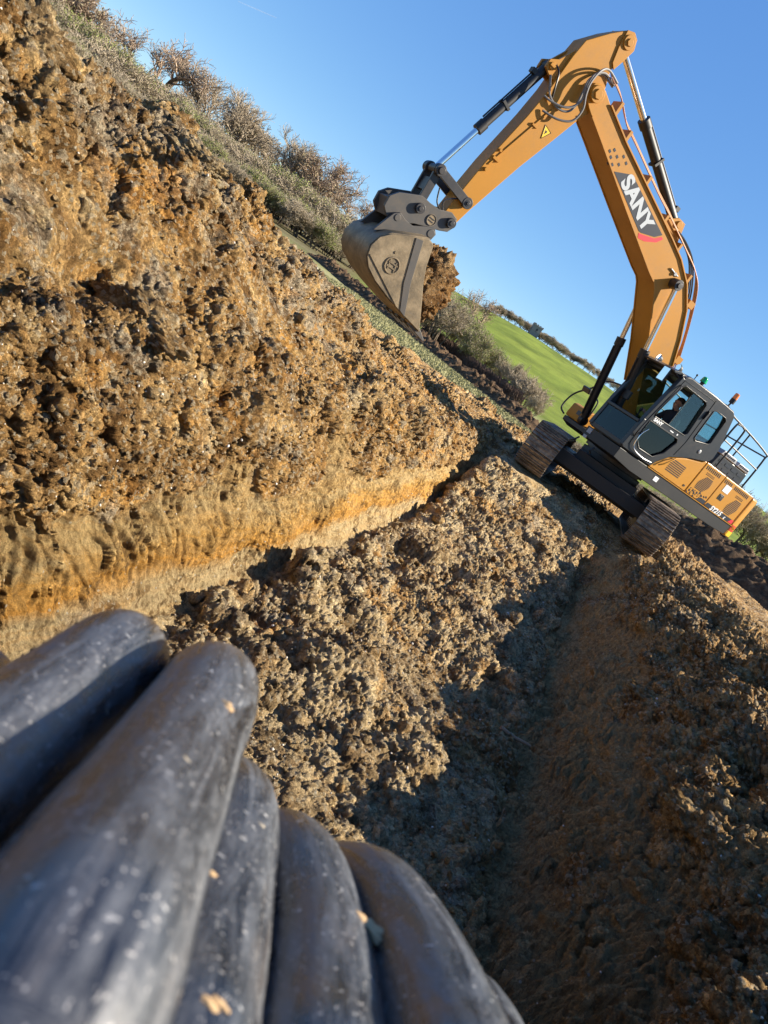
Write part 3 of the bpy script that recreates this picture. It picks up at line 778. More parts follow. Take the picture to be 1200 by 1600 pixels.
# --- undercarriage (stands along the trench)
def track_side(sx):
    cx = sx * 1.19; Rr = .40; half = 1.62; zc = .47
    per = []
    n = 47; total = 4 * half + 2 * math.pi * Rr
    proto = None
    fr = MB()
    fr.prism([(-half + .1, .22), (half - .1, .22), (half + .05, .38), (half - .15, .66), (-half + .15, .66), (-half - .05, .38)], cx - .17, cx + .17)
    # prism extrudes along Y, so this is built with x forward and turned a quarter below
    tr = bpy.data.objects.new('track', None)
    mb = MB(); q = Matrix.Rotation(0, 3, 'X')
    chain = MB()
    for k in range(96):
        s = total * k / 96; (px_, pz_), ang = path_pt(s, half, Rr - .07, zc)
        chain.box((0, px_, pz_), (.20, .15, .075), Matrix.Rotation(ang, 3, 'X'))
    chain.v = [(x + cx, y, z) for x, y, z in chain.v]
    t = chain.build('track', M['link'], EX)
    f2 = MB(); f2.v = [(y, x, z) for x, y, z in fr.v]; f2.f = fr.f; f2.mi = fr.mi
    f2.build('track_frame', M['black'], t, .01)
    for py, rr in ((-half, .35), (half, .33)):
        w = MB(); w.cyl((cx - .09, py, zc), (cx + .09, py, zc), rr, n=28); w.cyl((cx - .2, py, zc), (cx + .2, py, zc), .12, n=20)
        w.build('idler_wheel' if py < 0 else 'drive_sprocket', M['link'], t, .008)
    for k in range(8):
        w = MB(); w.cyl((cx - .16, -1.25 + k * .36, .19), (cx + .16, -1.25 + k * .36, .19), .075, n=14); w.build('track_roller', M['link'], t)
    for k in range(n):
        s = total * k / n; (py, pz), ang = path_pt(s, half, Rr, zc)
        if proto is None:
            m_ = MB(); L = total / n
            m_.box((0, 0, 0), (.60, L * .97, .022)); 
            for g in (-.33, .0, .33): m_.box((0, g * L * 1.25, .027), (.60, .013, .034))
            for g in (-.12, .12): m_.cyl((g, .03, .008), (g, .03, .02), .014, n=8)
            proto = m_.build('track_shoe', M['shoe'], t, .003); o = proto
        else:
            o = proto.copy(); COL.objects.link(o); o.parent = t
        o.location = (cx, py, pz); o.rotation_euler = (ang, 0, 0)
def path_pt(s, half, Rr, zc):
    """point on the track loop; outward normal turns with ang about X"""
    a = 2 * half; b = math.pi * Rr
    tot = 2 * a + 2 * b
    s = s * (2 * a + 2 * math.pi * Rr) / (4 * 1.62 + 2 * math.pi * .40) % tot
    if s < a: return (half - s, zc + Rr), 0.0                      # top run, towards the front (-y)
    s -= a
    if s < b:
        t_ = s / Rr; return (-half - Rr * math.sin(t_), zc + Rr * math.cos(t_)), t_
    s -= b
    if s < a: return (-half + s, zc - Rr), math.pi
    s -= a
    t_ = s / Rr; return (half + Rr * math.sin(t_), zc - Rr * math.cos(t_)), math.pi + t_
for sx in (-1, 1): track_side(sx)
mb = MB()
mb.box((0, 0, .64), (1.3, 1.9, .44)); mb.box((0, 0, .52), (1.9, 1.2, .34)); mb.box((0, -1.0, .56), (1.95, .34, .26)); mb.box((0, 1.0, .56), (1.95, .34, .26))
mb.prism([(-.95, .5), (.95, .5), (.5, .86), (-.5, .86)], -.9, .9)
mb.cyl((0, 0, .8), (0, 0, .97), .66, n=40)
mb.build('undercarriage_frame', M['black'], EX, .012)
mb = MB(); mb.cyl((0, 0, .96), (0, 0, 1.12), .60, n=48); mb.cyl((0, 0, 1.0), (0, 0, 1.06), .66, n=48)
mb.build('slewing_ring', M['link'], EX)

# --- upper frame and bodywork
mb = MB()
mb.prism([(1.42, 1.17), (1.42, 1.37), (-2.40, 1.37), (-2.36, 1.14), (-1.8, 1.12), (.9, 1.12)], .34, 1.335)
mb.prism([(.60, 1.18), (.60, 1.275), (-.1, 1.368), (-2.397, 1.368), (-2.357, 1.142), (-1.8, 1.122), (.4, 1.122)], -1.335, .337)
frame = U('upper_frame', mb, M['black'], bevel=.012)
mb = MB(); mb.bar((.58, 1.343, 1.372), (-2.42, 1.343, 1.372), .012, .014)
U('trim_strip', mb, M['yellow_panel'], frame)
mb = MB(); mb.box((.21, 1.338, 1.27), (.12, .008, .09)); U('label_plate', mb, M['white'], frame)
mb = MB(); mb.box((1.425, .46, 1.30), (.008, .12, .10)); mb.box((1.425, .44, 1.17), (.008, .1, .06)); U('label_plate', mb, M['hood'], frame)
for k in range(2):
    mb = MB(); mb.tube([(1.44, .35 + k * .5, 1.1), (1.5, .35 + k * .5, 1.02), (1.44, .35 + k * .5, .98)], .018); U('frame_hook', mb, M['black'], frame)

# left rear house (pump and radiator doors)
lo, hi = 1.385, 2.07
front_cut = [(.57, lo), (.50, 1.52), (.30, 1.72), (-.10, 1.90), (-.50, 2.02), (-.56, hi)]
mb = MB(); mb.prism([(.57, lo), (.50, 1.51), (.30, 1.71), (-.10, 1.89), (-.50, 2.00), (-.57, 2.06), (-.61, 2.06), (-.61, lo)], .42, 1.335)
p1 = U('side_panel', mb, M['yellow_panel'], bevel=.018)
mb = MB(); mb.prism([(-.625, lo), (-.625, hi), (-1.29, hi), (-1.29, lo)], .30, 1.34); p2 = U('side_panel', mb, M['yellow_panel'], bevel=.018)
mb = MB(); mb.prism([(-1.305, lo), (-1.305, hi), (-2.34, hi), (-2.34, lo)], .30, 1.34); p3 = U('side_panel', mb, M['yellow_panel'], bevel=.018)
def slats(parent, x0, x1, z0, z1, n, y=1.3415, diag=.0, along='x', clip=None):
    m = MB()
    for k in range(n):
        z = z0 + (z1 - z0) * (k + .5) / n
        a, b = x0, x1
        if clip: a, b = clip(z)
        sl = diag * (k / n)
        m.box(((a + b) / 2 + sl, y, z), (abs(b - a), .006, (z1 - z0) / n * .45))
    return U('louvre', m, M['decal'], parent)
slats(p1, .18, -.25, 1.50, 1.76, 7, y=1.336)
def louvre_patch(parent, cx_, cz_, w_, h_):
    m = MB(); n = 11
    for k in range(n):
        f = (k + .5) / n; z = cz_ - h_ / 2 + h_ * f
        off = (f - .5) * -.10
        ww = w_ * (1 - .45 * abs(f - .45) ** 1.2 * 2)
        m.box((cx_ + off, 1.3415, z), (ww, .006, h_ / n * .5))
    for r_ in range(3):
        for k in range(6):
            m.box((cx_ - w_ * .5 + k * w_ * .2 + .05, 1.3415, cz_ - h_ * .62 - r_ * .032), (.026, .006, .014))
            if r_ < 2: m.box((cx_ - w_ * .3 + k * w_ * .13, 1.3415, cz_ + h_ * .6 + r_ * .03), (.024, .006, .014))
    return U('louvre', m, M['decal'], parent)
louvre_patch(p2, -.93, 1.70, .36, .30); louvre_patch(p3, -2.03, 1.66, .34, .34)
for par, xs in ((p2, (-.70, -1.14, 9)), (p3, (-1.36, -1.58, 5)), (p3, (-1.72, -2.20, 10))):
    m = MB()
    for k in range(xs[2]): m.box((xs[0] + (xs[1] - xs[0]) * k / (xs[2] - 1), 1.3415, 1.99), (.022, .006, .075), Matrix.Rotation(R(10), 3, 'Y'))
    U('vent_slots', m, M['decal'], par)
mb = MB(); mb.box((-1.55, 1.343, 1.88), (.20, .006, .15)); U('notice', mb, M['white'], p3)
mb = MB(); mb.box((-1.55, 1.338, 1.69), (.15, .02, .12)); mb.box((-1.55, 1.35, 1.69), (.07, .01, .07)); U('door_latch', mb, M['black'], p3, .006)
mb = MB(); mb.tube([(.42, 1.36, 1.50), (.36, 1.39, 1.56), (.22, 1.39, 1.72), (.16, 1.36, 1.77)], .014); U('grab_handle', mb, M['yellow_panel'], p1)
mb = MB(); mb.box((-.5, 1.338, 1.47), (.05, .01, .035)); U('keyhole', mb, M['black'], p1)
# model stripe
mb = MB(); mb.prism([(-1.32, 1.39), (-1.36, 1.47), (-2.30, 1.47), (-2.34, 1.39)], 1.3405, 1.3445); st = U('stripe', mb, M['decal'], p3)
mb = MB(); mb.prism([(-.98, 1.39), (-1.10, 1.47), (-1.285, 1.47), (-1.285, 1.39)], 1.3405, 1.3445)
for a, b in ((-.92, 1.50), (-1.0, 1.53), (-.86, 1.46), (-1.08, 1.50), (-.76, 1.42), (-.8, 1.49), (-1.16, 1.51), (-.88, 1.41), (-.7, 1.46), (-1.22, 1.53), (-.66, 1.41)): mb.box((a, 1.3425, b), (.05, .004, .022), Matrix.Rotation(R(-25), 3, 'Y'))
U('stripe', mb, M['decal'], p2)
mb = MB(); mb.prism([(-2.19, 1.39), (-2.26, 1.47), (-2.335, 1.47), (-2.335, 1.39)], 1.3455, 1.348); U('red_flash', mb, M['red'], p3)
text_mesh('lettering', 'SY215', .135, M['white'], (-1.50, 1.347, 1.386), (-1, 0, 0), (0, 0, 1), p3, shear=.25, bold=.004, squash=1.12)
text_mesh('lettering', 'c', .11, M['white'], (-2.0, 1.347, 1.386), (-1, 0, 0), (0, 0, 1), p3, shear=.25, bold=.003, squash=1.0)

# counterweight, rounded in plan
def plan_prism(pts, z0, z1, name, mat, bevel, parent=None):
    m = MB(); n = len(pts)
    m.add([(x, y, z0) for x, y in pts] + [(x, y, z1) for x, y in pts], [tuple(range(n)), tuple(reversed(range(n, 2 * n)))] + [(i, (i + 1) % n, n + (i + 1) % n, n + i) for i in range(n)])
    return U(name, m, mat, parent, bevel)
cwp = [(-2.36, 1.345), (-2.56, 1.33), (-2.70, 1.22), (-2.80, .95), (-2.86, .5), (-2.87, 0)]
cwp = cwp + [(x, -y) for x, y in reversed(cwp[:-1])]
cw = plan_prism(cwp, 1.13, 2.06, 'counterweight', M['yellow_panel'], .045)
mb = MB(); mb.prism([(-2.40, 1.27), (-2.40, 1.40), (-2.53, 1.40), (-2.53, 1.27)], 1.33, 1.346); U('red_reflector', mb, M['red'], cw)
mb = MB(); mb.prism([(-2.42, 1.15), (-2.42, 1.26), (-2.55, 1.26), (-2.55, 1.15)], 1.33, 1.346); U('yellow_reflector', mb, M['warn'], cw)
mb = MB()
for k in range(3): mb.bar((-2.41 - .035 * k, 1.348, 1.29), (-2.45 - .035 * k, 1.348, 1.335), .012, .004); mb.bar((-2.45 - .035 * k, 1.348, 1.335), (-2.41 - .035 * k, 1.348, 1.38), .012, .004)
U('chevron', mb, M['warn'], cw)
# engine hood and right side
mb = MB(); mb.prism([(-.6, 1.385), (-.6, 2.03), (-2.34, 2.03), (-2.34, 1.385)], -1.33, .29); U('engine_housing', mb, M['yellow_panel'], bevel=.03)
mb = MB(); mb.prism([(-1.18, 2.075), (-1.22, 2.36), (-2.26, 2.36), (-2.28, 2.075)], -.55, .95); hd = U('engine_cover', mb, M['dark'], bevel=.02)
mb = MB(); mb.prism([(-1.20, 2.365), (-1.26, 2.47), (-1.72, 2.47), (-1.75, 2.365)], -.45, .97); mb.prism([(-1.80, 2.365), (-1.84, 2.46), (-2.20, 2.46), (-2.25, 2.365)], -.45, .97); U('hood_lid', mb, M['hood'], hd, .02)
m = MB()
for k in range(4): m.box((-1.38 - .23 * k, .953, 2.26), (.17, .008, .05)); 
for k in range(4): m.box((-1.38 - .23 * k, .953, 2.15), (.17, .008, .045))
for k in range(7): m.box((-1.30 - .058 * k, .976, 2.42), (.02, .008, .04))
for k in range(6): m.box((-1.88 - .058 * k, .976, 2.42), (.02, .008, .04))
U('vent_slots', m, M['decal'], hd)
mb = MB(); mb.cyl((-1.9, -.8, 2.03), (-1.9, -.8, 2.55), .06, n=16); mb.tube([(-1.9, -.8, 2.5), (-1.9, -.8, 2.62), (-1.98, -.8, 2.7)], .055, 12); U('exhaust_pipe', mb, M['link'])
# right-hand deck: fuel tank and tool box
mb = MB(); mb.prism([(-.05, 1.385), (-.05, 1.62), (-.585, 1.98), (-.585, 1.385)], -1.33, -.42); U('fuel_tank', mb, M['yellow_panel'], bevel=.03)
mb = MB(); mb.prism([(.60, 1.285), (.62, 1.33), (.60, 1.58), (.50, 1.62), (-.04, 1.62), (-.04, 1.38)], -1.33, -.72); tb = U('tool_box', mb, M['yellow'], bevel=.02)
mb = MB(); mb.box((.612, -1.0, 1.46), (.01, .12, .09)); U('box_vent', mb, M['decal'], tb)
# handrails
def rail(pts, r=.019, n=7): 
    m = MB(); m.tube(spline(pts, n), r, 8); return U('handrail', m, M['black'])
rail([(.62, -1.36, 1.28), (.66, -1.50, 1.36), (.64, -1.52, 1.58), (.61, -1.44, 1.78), (.60, -1.15, 2.02), (.6, -.9, 2.28), (.6, -.45, 2.36)])
rail([(.62, -.68, 1.5), (.62, -.70, 1.78), (.60, -.78, 1.86), (.58, -.90, 1.86), (.58, -.94, 1.64)], .016)
mb = MB(); mb.box((.62, -1.22, 1.93), (.06, .26, .12), Matrix.Rotation(R(20), 3, 'Y')); mr = U('wing_mirror', mb, M['dark'], bevel=.02)
mb = MB(); mb.box((.584, -1.22, 1.94), (.008, .22, .09), Matrix.Rotation(R(20), 3, 'Y')); U('mirror_glass', mb, M['mirror'], mr)
rail([(-.72, 1.22, 2.1), (-.72, 1.22, 2.86), (-.80, 1.22, 2.95), (-.95, 1.22, 2.95), (-1.02, 1.22, 2.85), (-1.02, 1.22, 2.1)])
rail([(-.85, .9, 2.1), (-.86, .9, 2.98), (-.98, .9, 3.04), (-2.3, .9, 2.92), (-2.42, .9, 2.8), (-2.44, .9, 2.1)])
rail([(-.86, .9, 2.62), (-1.6, .9, 2.60), (-2.44, .9, 2.56)], .016)
rail([(-1.6, .9, 2.98), (-1.6, .9, 2.4)], .016)
rail([(-.8, -1.2, 2.05), (-.8, -1.2, 2.95), (-.92, -1.2, 3.02), (-2.2, -1.2, 2.92), (-2.32, -1.2, 2.8), (-2.34, -1.2, 2.05)])
rail([(-.8, -1.2, 2.58), (-2.34, -1.2, 2.52)], .016)
rail([(-2.42, .9, 2.85), (-2.44, -1.2, 2.85)], .016)

# --- cab
cab_side = [(1.43, 1.40), (1.45, 1.62), (1.42, 2.0), (1.26, 2.86), (1.20, 2.955), (1.08, 3.0), (.3, 3.03), (-.28, 3.03), (-.38, 2.97), (-.47, 2.75),
            (-.62, 2.36), (-.64, 2.16), (-.60, 2.085), (-.50, 2.035), (-.10, 1.915), (.30, 1.735), (.51, 1.53), (.585, 1.40)]
door_win = [(1.15, 2.80), (1.10, 2.84), (.46, 2.85), (.40, 2.81), (.33, 2.24), (.37, 2.18), (1.24, 2.13), (1.27, 2.18)]
door_low = [(1.27, 2.03), (.45, 2.06), (.40, 2.00), (.50, 1.72), (.68, 1.55), (1.08, 1.54), (1.24, 1.64), (1.28, 1.85)]
rear_win = [(.15, 2.82), (.10, 2.85), (-.20, 2.86), (-.26, 2.82), (-.31, 2.36), (-.27, 2.31), (.06, 2.22), (.12, 2.26)]
mb = MB(); mb.prism(cab_side, 1.28, 1.36, holes=[door_win, door_low, rear_win])
cab = U('cab', mb, M['dark'], bevel=.010)
far_win = [(1.2, 2.78), (.95, 2.86), (-.2, 2.86), (-.3, 2.3), (-.2, 1.75), (1.25, 1.65), (1.3, 2.1)]
m = MB(); m.prism(cab_side, .34, .40, holes=[far_win]); U('side_frame', m, M['dark'], cab, .008)
# front: posts, sill and lower frame, roof and rear wall
m = MB()
def fx(z): return 1.44 if z < 1.65 else 1.44 - (z - 1.65) * .155
for y in (.37, 1.32):
    m.bar((fx(1.42) , y, 1.42), (fx(2.0) + .0, y, 2.0), .09, .06, (1, 0, 0)); m.bar((fx(2.0), y, 1.99), (1.245, y, 2.92), .09, .07, (1, 0, 0))
m.box((1.425, .845, 1.44), (.05, .96, .09)); m.box((1.425, .845, 1.915), (.045, .92, .06)); m.box((1.23, .845, 2.91), (.09, .94, .10))
U('windscreen_frame', m, M['dark'], cab, .012)
m = MB(); m.prism([(1.24, 2.95), (1.10, 3.01), (.3, 3.045), (-.30, 3.045), (-.40, 2.97), (-.40, 2.93), (1.2, 2.90)], .36, 1.345); U('roof', m, M['dark'], cab, .025)
m = MB(); m.prism([(1.46, 2.93), (1.30, 2.985), (1.16, 2.985), (1.16, 2.96), (1.44, 2.90)], .42, 1.28); U('sun_visor', m, M['dark'], cab, .006)
m = MB(); m.prism([(-.38, 2.95), (-.62, 2.36), (-.64, 2.1), (-.60, 2.1), (-.58, 2.36), (-.34, 2.95)], .40, .56); m.prism([(-.38, 2.95), (-.62, 2.36), (-.64, 2.1), (-.60, 2.1), (-.58, 2.36), (-.34, 2.95)], 1.14, 1.28)
m.box((-.62, .84, 2.2), (.05, .6, .22)); U('rear_frame', m, M['dark'], cab, .01)
m = MB(); m.prism([(1.42, 1.385), (1.42, 1.41), (-.1, 1.41), (-.1, 1.385)], .4, 1.28); m.prism([(-.1, 1.39), (-.6, 2.05), (-.62, 2.05), (-.2, 1.39)], .4, 1.28); U('cab_floor', m, M['black'], cab)
def pane(name, loop, y, mat, par=cab):
    m = MB(); m.prism(loop, y, y + .006); return U(name, m, mat, par, smooth=None)
def grow(loop, d):
    cx_ = sum(p[0] for p in loop) / len(loop); cz_ = sum(p[1] for p in loop) / len(loop)
    return [(x + d * (1 if x > cx_ else -1), z + d * (1 if z > cz_ else -1)) for x, z in loop]
pane('door_window', [(.80, 2.835), (.46, 2.84), (.40, 2.80), (.34, 2.24), (.37, 2.19), (.80, 2.16)], 1.315, M['glass'])
pane('door_lower_window', grow(door_low, .006), 1.322, M['glass_dark'])
pane('rear_side_window', grow(rear_win, .006), 1.318, M['glass'])
pane('side_window', grow(far_win, .006), .368, M['glass'])
m = MB(); m.bar((fx(1.47) + .002, .845, 1.47), (fx(1.89) + .002, .845, 1.90), .87, .006, (1, 0, 0)); U('lower_windscreen', m, M['glass_dark'], cab)
m = MB(); m.bar((-.40, .85, 2.9), (-.60, .85, 2.36), .58, .006, (1, 0, 0)); U('rear_window', m, M['glass'], cab)
m = MB(); m.box((.80, 1.312, 2.50), (.022, .016, .66)); U('window_bar', m, M['black'], cab)
m = MB()
for lp in (door_win, door_low, rear_win):
    m.tube([(x, 1.363, z) for x, z in lp], .010, 6, closed=True)
m.tube([(.27, 1.363, 2.98), (.25, 1.363, 2.6), (.22, 1.363, 2.1), (.26, 1.363, 1.80)], .005, 6); m.tube([(1.34, 1.363, 1.5), (1.33, 1.363, 2.1), (1.19, 1.363, 2.9), (.27, 1.363, 2.955)], .005, 6)
U('window_seal', m, M['black'], cab)
m = MB(); m.bar((.255, 1.385, 2.60), (.245, 1.385, 2.74), .03, .03); m.box((.25, 1.38, 2.75), (.03, .03, .03)); U('door_handle', m, M['black'], cab, .004)
m = MB(); m.ball((-.22, 1.365, 2.12), .042, sc=(1, .35, 1)); U('door_stop', m, M['hood'], cab)
m = MB(); m.tube(spline([(1.36, 1.37, 1.66), (1.40, 1.41, 1.78), (1.37, 1.41, 2.05), (1.30, 1.41, 2.45), (1.22, 1.41, 2.72), (1.21, 1.37, 2.80)], 6), .013, 8); U('grab_handle', m, M['black'], cab)
m = MB(); m.tube(spline([(1.18, 1.37, 1.90), (1.28, 1.39, 1.72), (1.22, 1.39, 1.50), (.9, 1.38, 1.44), (.62, 1.37, 1.46)], 6), .009, 8); U('grab_handle', m, M['chrome'], cab)
text_mesh('lettering', 'SANY', .085, M['white'], (1.22, 1.364, 2.062), (-1, 0, .01), (0, 0, 1), cab, bold=.004, squash=1.15)
m = MB(); m.box((.68, 1.363, 2.10), (.10, .004, .018)); m.box((.52, 1.363, 2.115), (.03, .004, .03)); U('door_label', m, M['white'], cab)
# left wing mirror in front of the windscreen, lamps and beacons
m = MB(); m.tube([(1.25, 1.30, 2.88), (1.42, 1.22, 2.92), (1.45, 1.16, 2.86)], .012); m.box((1.44, 1.10, 2.80), (.035, .19, .27)); wm = U('wing_mirror', m, M['dark'], cab, .012)
m = MB(); m.add([(1.460, 1.02, 2.68), (1.460, 1.18, 2.68), (1.460, 1.18, 2.92), (1.460, 1.02, 2.92)], [(0, 1, 2, 3)]); U('mirror_glass', m, M['mirror'], cab)
m = MB(); m.cyl((.66, 1.2, 3.03), (.66, 1.2, 3.09), .035, n=12); bl = U('beacon', m, M['black'])
m = MB(); m.cyl((.66, 1.2, 3.09), (.66, 1.2, 3.17), .066, .05, n=18); m.ball((.66, 1.2, 3.17), .05, sc=(1, 1, .6)); U('green_lens', m, M['green_lens'], bl)
m = MB(); m.tube([(-.22, 1.2, 3.03), (-.24, 1.2, 3.10), (-.25, 1.2, 3.16)], .016, 8); m.cyl((-.25, 1.2, 3.14), (-.25, 1.2, 3.23), .05, .052, n=16); m.box((-.22, 1.2, 3.06), (.10, .05, .03)); bl = U('beacon', m, M['black'])
m = MB(); m.cyl((-.25, 1.2, 3.23), (-.25, 1.2, 3.33), .05, .045, n=18); m.ball((-.25, 1.2, 3.33), .045, sc=(1, 1, .4)); U('amber_lens', m, M['amber_lens'], bl)
m = MB(); m.tube([(.88, 1.2, 3.03), (.88, 1.2, 3.12)], .008); m.ball((.88, 1.2, 3.12), .02); U('aerial', m, M['black'])
for y in (.55, 1.1):
    m = MB(); m.cyl((1.19, y, 3.03), (1.26, y, 3.035), .05, .065, n=16); m.box((1.17, y, 3.0), (.04, .04, .06)); lp = U('work_lamp', m, M['black'])
    m = MB(); m.cyl((1.261, y, 3.035), (1.264, y, 3.035), .058, n=16); U('lamp_lens', m, M['mirror'], lp)
# seat, console, lamps inside
m = MB(); m.box((.40, .86, 1.80), (.50, .50, .14)); m.prism([(.18, 1.85), (.28, 1.85), (.16, 2.55), (.04, 2.55)], .62, 1.10); m.box((.40, .86, 1.60), (.36, .36, .34)); m.prism([(.08, 2.56), (.16, 2.56), (.13, 2.78), (.06, 2.78)], .74, .98)
U('seat', m, M['cushion'], cab, .03)
m = MB(); m.box((.62, 1.16, 1.88), (.44, .12, .14)); m.box((.62, .56, 1.88), (.44, .12, .14)); m.tube([(.80, .56, 1.93), (.82, .56, 2.12)], .016); m.tube([(.80, 1.16, 1.93), (.82, 1.16, 2.12)], .016)
m.ball((.82, .56, 2.14), .035, sc=(.8, .8, 1.3)); m.ball((.82, 1.16, 2.14), .035, sc=(.8, .8, 1.3)); m.tube([(1.15, .8, 1.42), (1.12, .8, 1.85)], .014); m.tube([(1.15, .95, 1.42), (1.12, .95, 1.85)], .014); m.box((1.28, .5, 2.2), (.05, .2, .16))
U('console', m, M['black'], cab, .01)

# --- boom, stick, linkage
boom_p = [(.02, 1.80), (.22, 1.74), (.45, 1.90), (.85, 2.45), (1.34, 3.10), (2.04, 3.90), (2.14, 3.97), (2.34, 4.03), (3.5, 4.47), (4.6, 4.90), (5.02, 5.06), (5.14, 5.11),
          (5.27, 5.19), (5.32, 5.30), (5.28, 5.41), (5.18, 5.46), (5.05, 5.44), (4.85, 5.36), (4.24, 5.16), (2.87, 4.80), (2.35, 4.66), (1.95, 4.54), (1.5, 4.32), (1.12, 4.0), (.80, 3.56), (.55, 3.12), (.25, 2.55), (.0, 2.10), (-.06, 1.92)]
mb = MB(); mb.prism(boom_p, -.235, .235); boom = U('boom', mb, M['yellow'], bevel=.012)
m = MB()      # projecting edges of the top and bottom plates
top = [p for p in boom_p if True]
lowe = [(.85, 2.45), (1.34, 3.10), (2.04, 3.90), (2.14, 3.97), (2.34, 4.03), (3.5, 4.47), (4.6, 4.90), (5.02, 5.06)]
upe = [(4.85, 5.36), (4.24, 5.16), (2.87, 4.80), (2.35, 4.66), (1.95, 4.54), (1.5, 4.32), (1.12, 4.0), (.80, 3.56), (.55, 3.12)]
for ln, sgn in ((lowe, 1), (upe, -1)):
    for a, b in zip(ln[:-1], ln[1:]):
        for y in (.25, -.25): m.bar((a[0], y, a[1]), (b[0], y, b[1]), .03, .022, (1, 0, 0) if False else (0, 0, 1))
U('edge_flange', m, M['yellow'], boom)
m = MB()
m.cyl((5.17, -.30, 5.31), (5.17, .301, 5.31), .12, n=28); m.cyl((5.17, .28, 5.31), (5.17, .325, 5.31), .075, n=6)
U('pivot_pin', m, M['yellow'], boom, .008)
# lettering on the boom
def on_boom(f, u): return (f, .2385, u)
dirb = Vector((-1.53, 0, -.39)).normalized()
mb = MB(); mb.prism([(4.12, 4.75), (3.79, 4.915), (2.585, 4.60), (2.70, 4.49), (2.98, 4.39), (3.04, 4.385)], .2365, .2385); dec = U('decal', mb, M['decal'], boom)
mb = MB(); mb.prism([(3.02, 4.365), (2.97, 4.375), (2.685, 4.475), (2.575, 4.575), (2.52, 4.56), (2.60, 4.45), (2.82, 4.33), (2.97, 4.30)], .2365, .2385); U('decal', mb, M['red'], boom)
mb = MB()
for a, b in ((4.22, 4.80), (4.32, 4.86), (4.12, 4.87), (4.23, 4.93), (4.40, 4.91), (4.02, 4.96), (4.13, 5.0), (4.34, 4.97), (4.30, 4.77)): mb.box((a, .2375, b), (.05, .002, .035), Matrix.Rotation(R(-20), 3, 'Y'))
U('decal', mb, M['decal'], boom)
text_mesh('lettering', 'SANY', .325, M['letter'], (3.90, .240, 4.705), (-1, 0, -.295), (-.25, 0, 1), boom, bold=.014, squash=1.2, spacing=1.03)
# boom foot brackets, cylinder lug
m = MB(); m.prism([(2.75, 4.76), (2.40, 5.02), (2.22, 5.02), (2.05, 4.56)], .06, .11); m.prism([(2.75, 4.76), (2.40, 5.02), (2.22, 5.02), (2.05, 4.56)], -.11, -.06); m.cyl((2.33, -.14, 4.94), (2.33, .14, 4.94), .06); U('cylinder_lug', m, M['yellow'], boom, .006)
m = MB(); m.prism([(.3, 1.20), (.5, 1.9), (.25, 2.1), (-.1, 2.05), (-.4, 1.2)], .26, .31); m.prism([(.3, 1.20), (.5, 1.9), (.25, 2.1), (-.1, 2.05), (-.4, 1.2)], -.31, -.26); m.cyl((.05, -.36, 1.92), (.05, .36, 1.92), .08); U('boom_bracket', m, M['black'])
for sy in (-1, 1):     # lifting cylinders
    a = V(.98, sy * .36, 1.38); b = V(1.76, sy * .36, 4.17); d = (b - a).normalized(); y = sy * .36
    m = MB(); m.cyl(a, a + d * 1.62, .078, n=24); m.cyl(a + d * 1.55, a + d * 1.70, .092, n=24); m.cyl((a.x, y - .06, a.z), (a.x, y + .06, a.z), .09)
    m.tube([a + d * .1 + V(.1, 0, 0), a + d * 1.5 + V(.1, 0, .0)], .014); c1 = U('boom_cylinder', m, M['black'])
    m = MB(); m.cyl(a + d * 1.68, b, .048, n=20); U('cylinder_rod', m, M['chrome'], c1)
    m = MB(); m.cyl((b.x, y - .13 * sy, b.z), (b.x, y + .05 * sy, b.z), .095, n=24); m.cyl((b.x, y + .05 * sy, b.z), (b.x, y + .075 * sy, b.z), .045, n=16); U('cylinder_eye', m, M['link'], c1, .006)
# stick
arm_p = [(5.03, 6.12), (5.08, 6.22), (5.18, 6.26), (5.29, 6.22), (5.50, 6.02), (5.76, 5.72), (5.80, 5.45), (5.82, 4.90), (5.88, 4.45), (6.04, 3.60), (6.10, 3.15), (6.15, 2.70), (6.13, 2.55), (6.04, 2.48), (5.93, 2.52), (5.89, 2.66),
         (5.82, 2.92), (5.52, 3.86), (5.30, 4.45), (5.13, 4.92), (5.04, 5.10), (5.00, 5.32), (5.06, 5.50), (5.15, 5.70), (5.10, 5.90), (5.03, 6.0)]
mb = MB(); mb.prism(arm_p, -.175, .175); arm = U('stick', mb, M['yellow'], bevel=.012)
m = MB()
for y in (.185, -.185):
    m.prism([(5.02, 6.10), (5.08, 6.23), (5.18, 6.27), (5.30, 6.22), (5.27, 5.98), (5.21, 5.78), (5.13, 5.72), (5.07, 5.90)], y - .012, y + .012)
m.cyl((5.17, -.22, 6.12), (5.17, .22, 6.12), .10, n=26); m.cyl((5.17, .22, 6.12), (5.17, .24, 6.12), .055, n=6)
U('pivot_boss', m, M['yellow'], arm, .006)
m = MB()
for y in (.11, -.11): m.prism([(5.77, 5.58), (5.93, 5.30), (6.05, 5.22), (6.05, 5.10), (5.94, 5.06), (5.80, 5.05)], y - .025, y + .025)
m.cyl((5.96, -.16, 5.17), (5.96, .16, 5.17), .055, n=20); m.box((5.96, .165, 5.17), (.12, .02, .04)); U('cylinder_lug', m, M['yellow'], arm, .006)
m = MB(); m.bar((5.60, .185, 4.75), (5.98, .185, 3.60), .012, .02); m.box((5.70, .19, 4.42), (.1, .03, .03)); m.box((5.93, .19, 3.72), (.12, .04, .04)); m.cyl((5.98, .18, 3.52), (5.98, .23, 3.52), .03, n=10); m.cyl((5.95, .18, 3.85), (5.95, .22, 3.85), .022, n=10); U('grease_line', m, M['yellow'], arm)
m = MB(); m.prism([(5.40, 4.51), (5.55, 4.54), (5.49, 4.36)], .1755, .178); wn = U('warning_sign', m, M['warn'], arm)
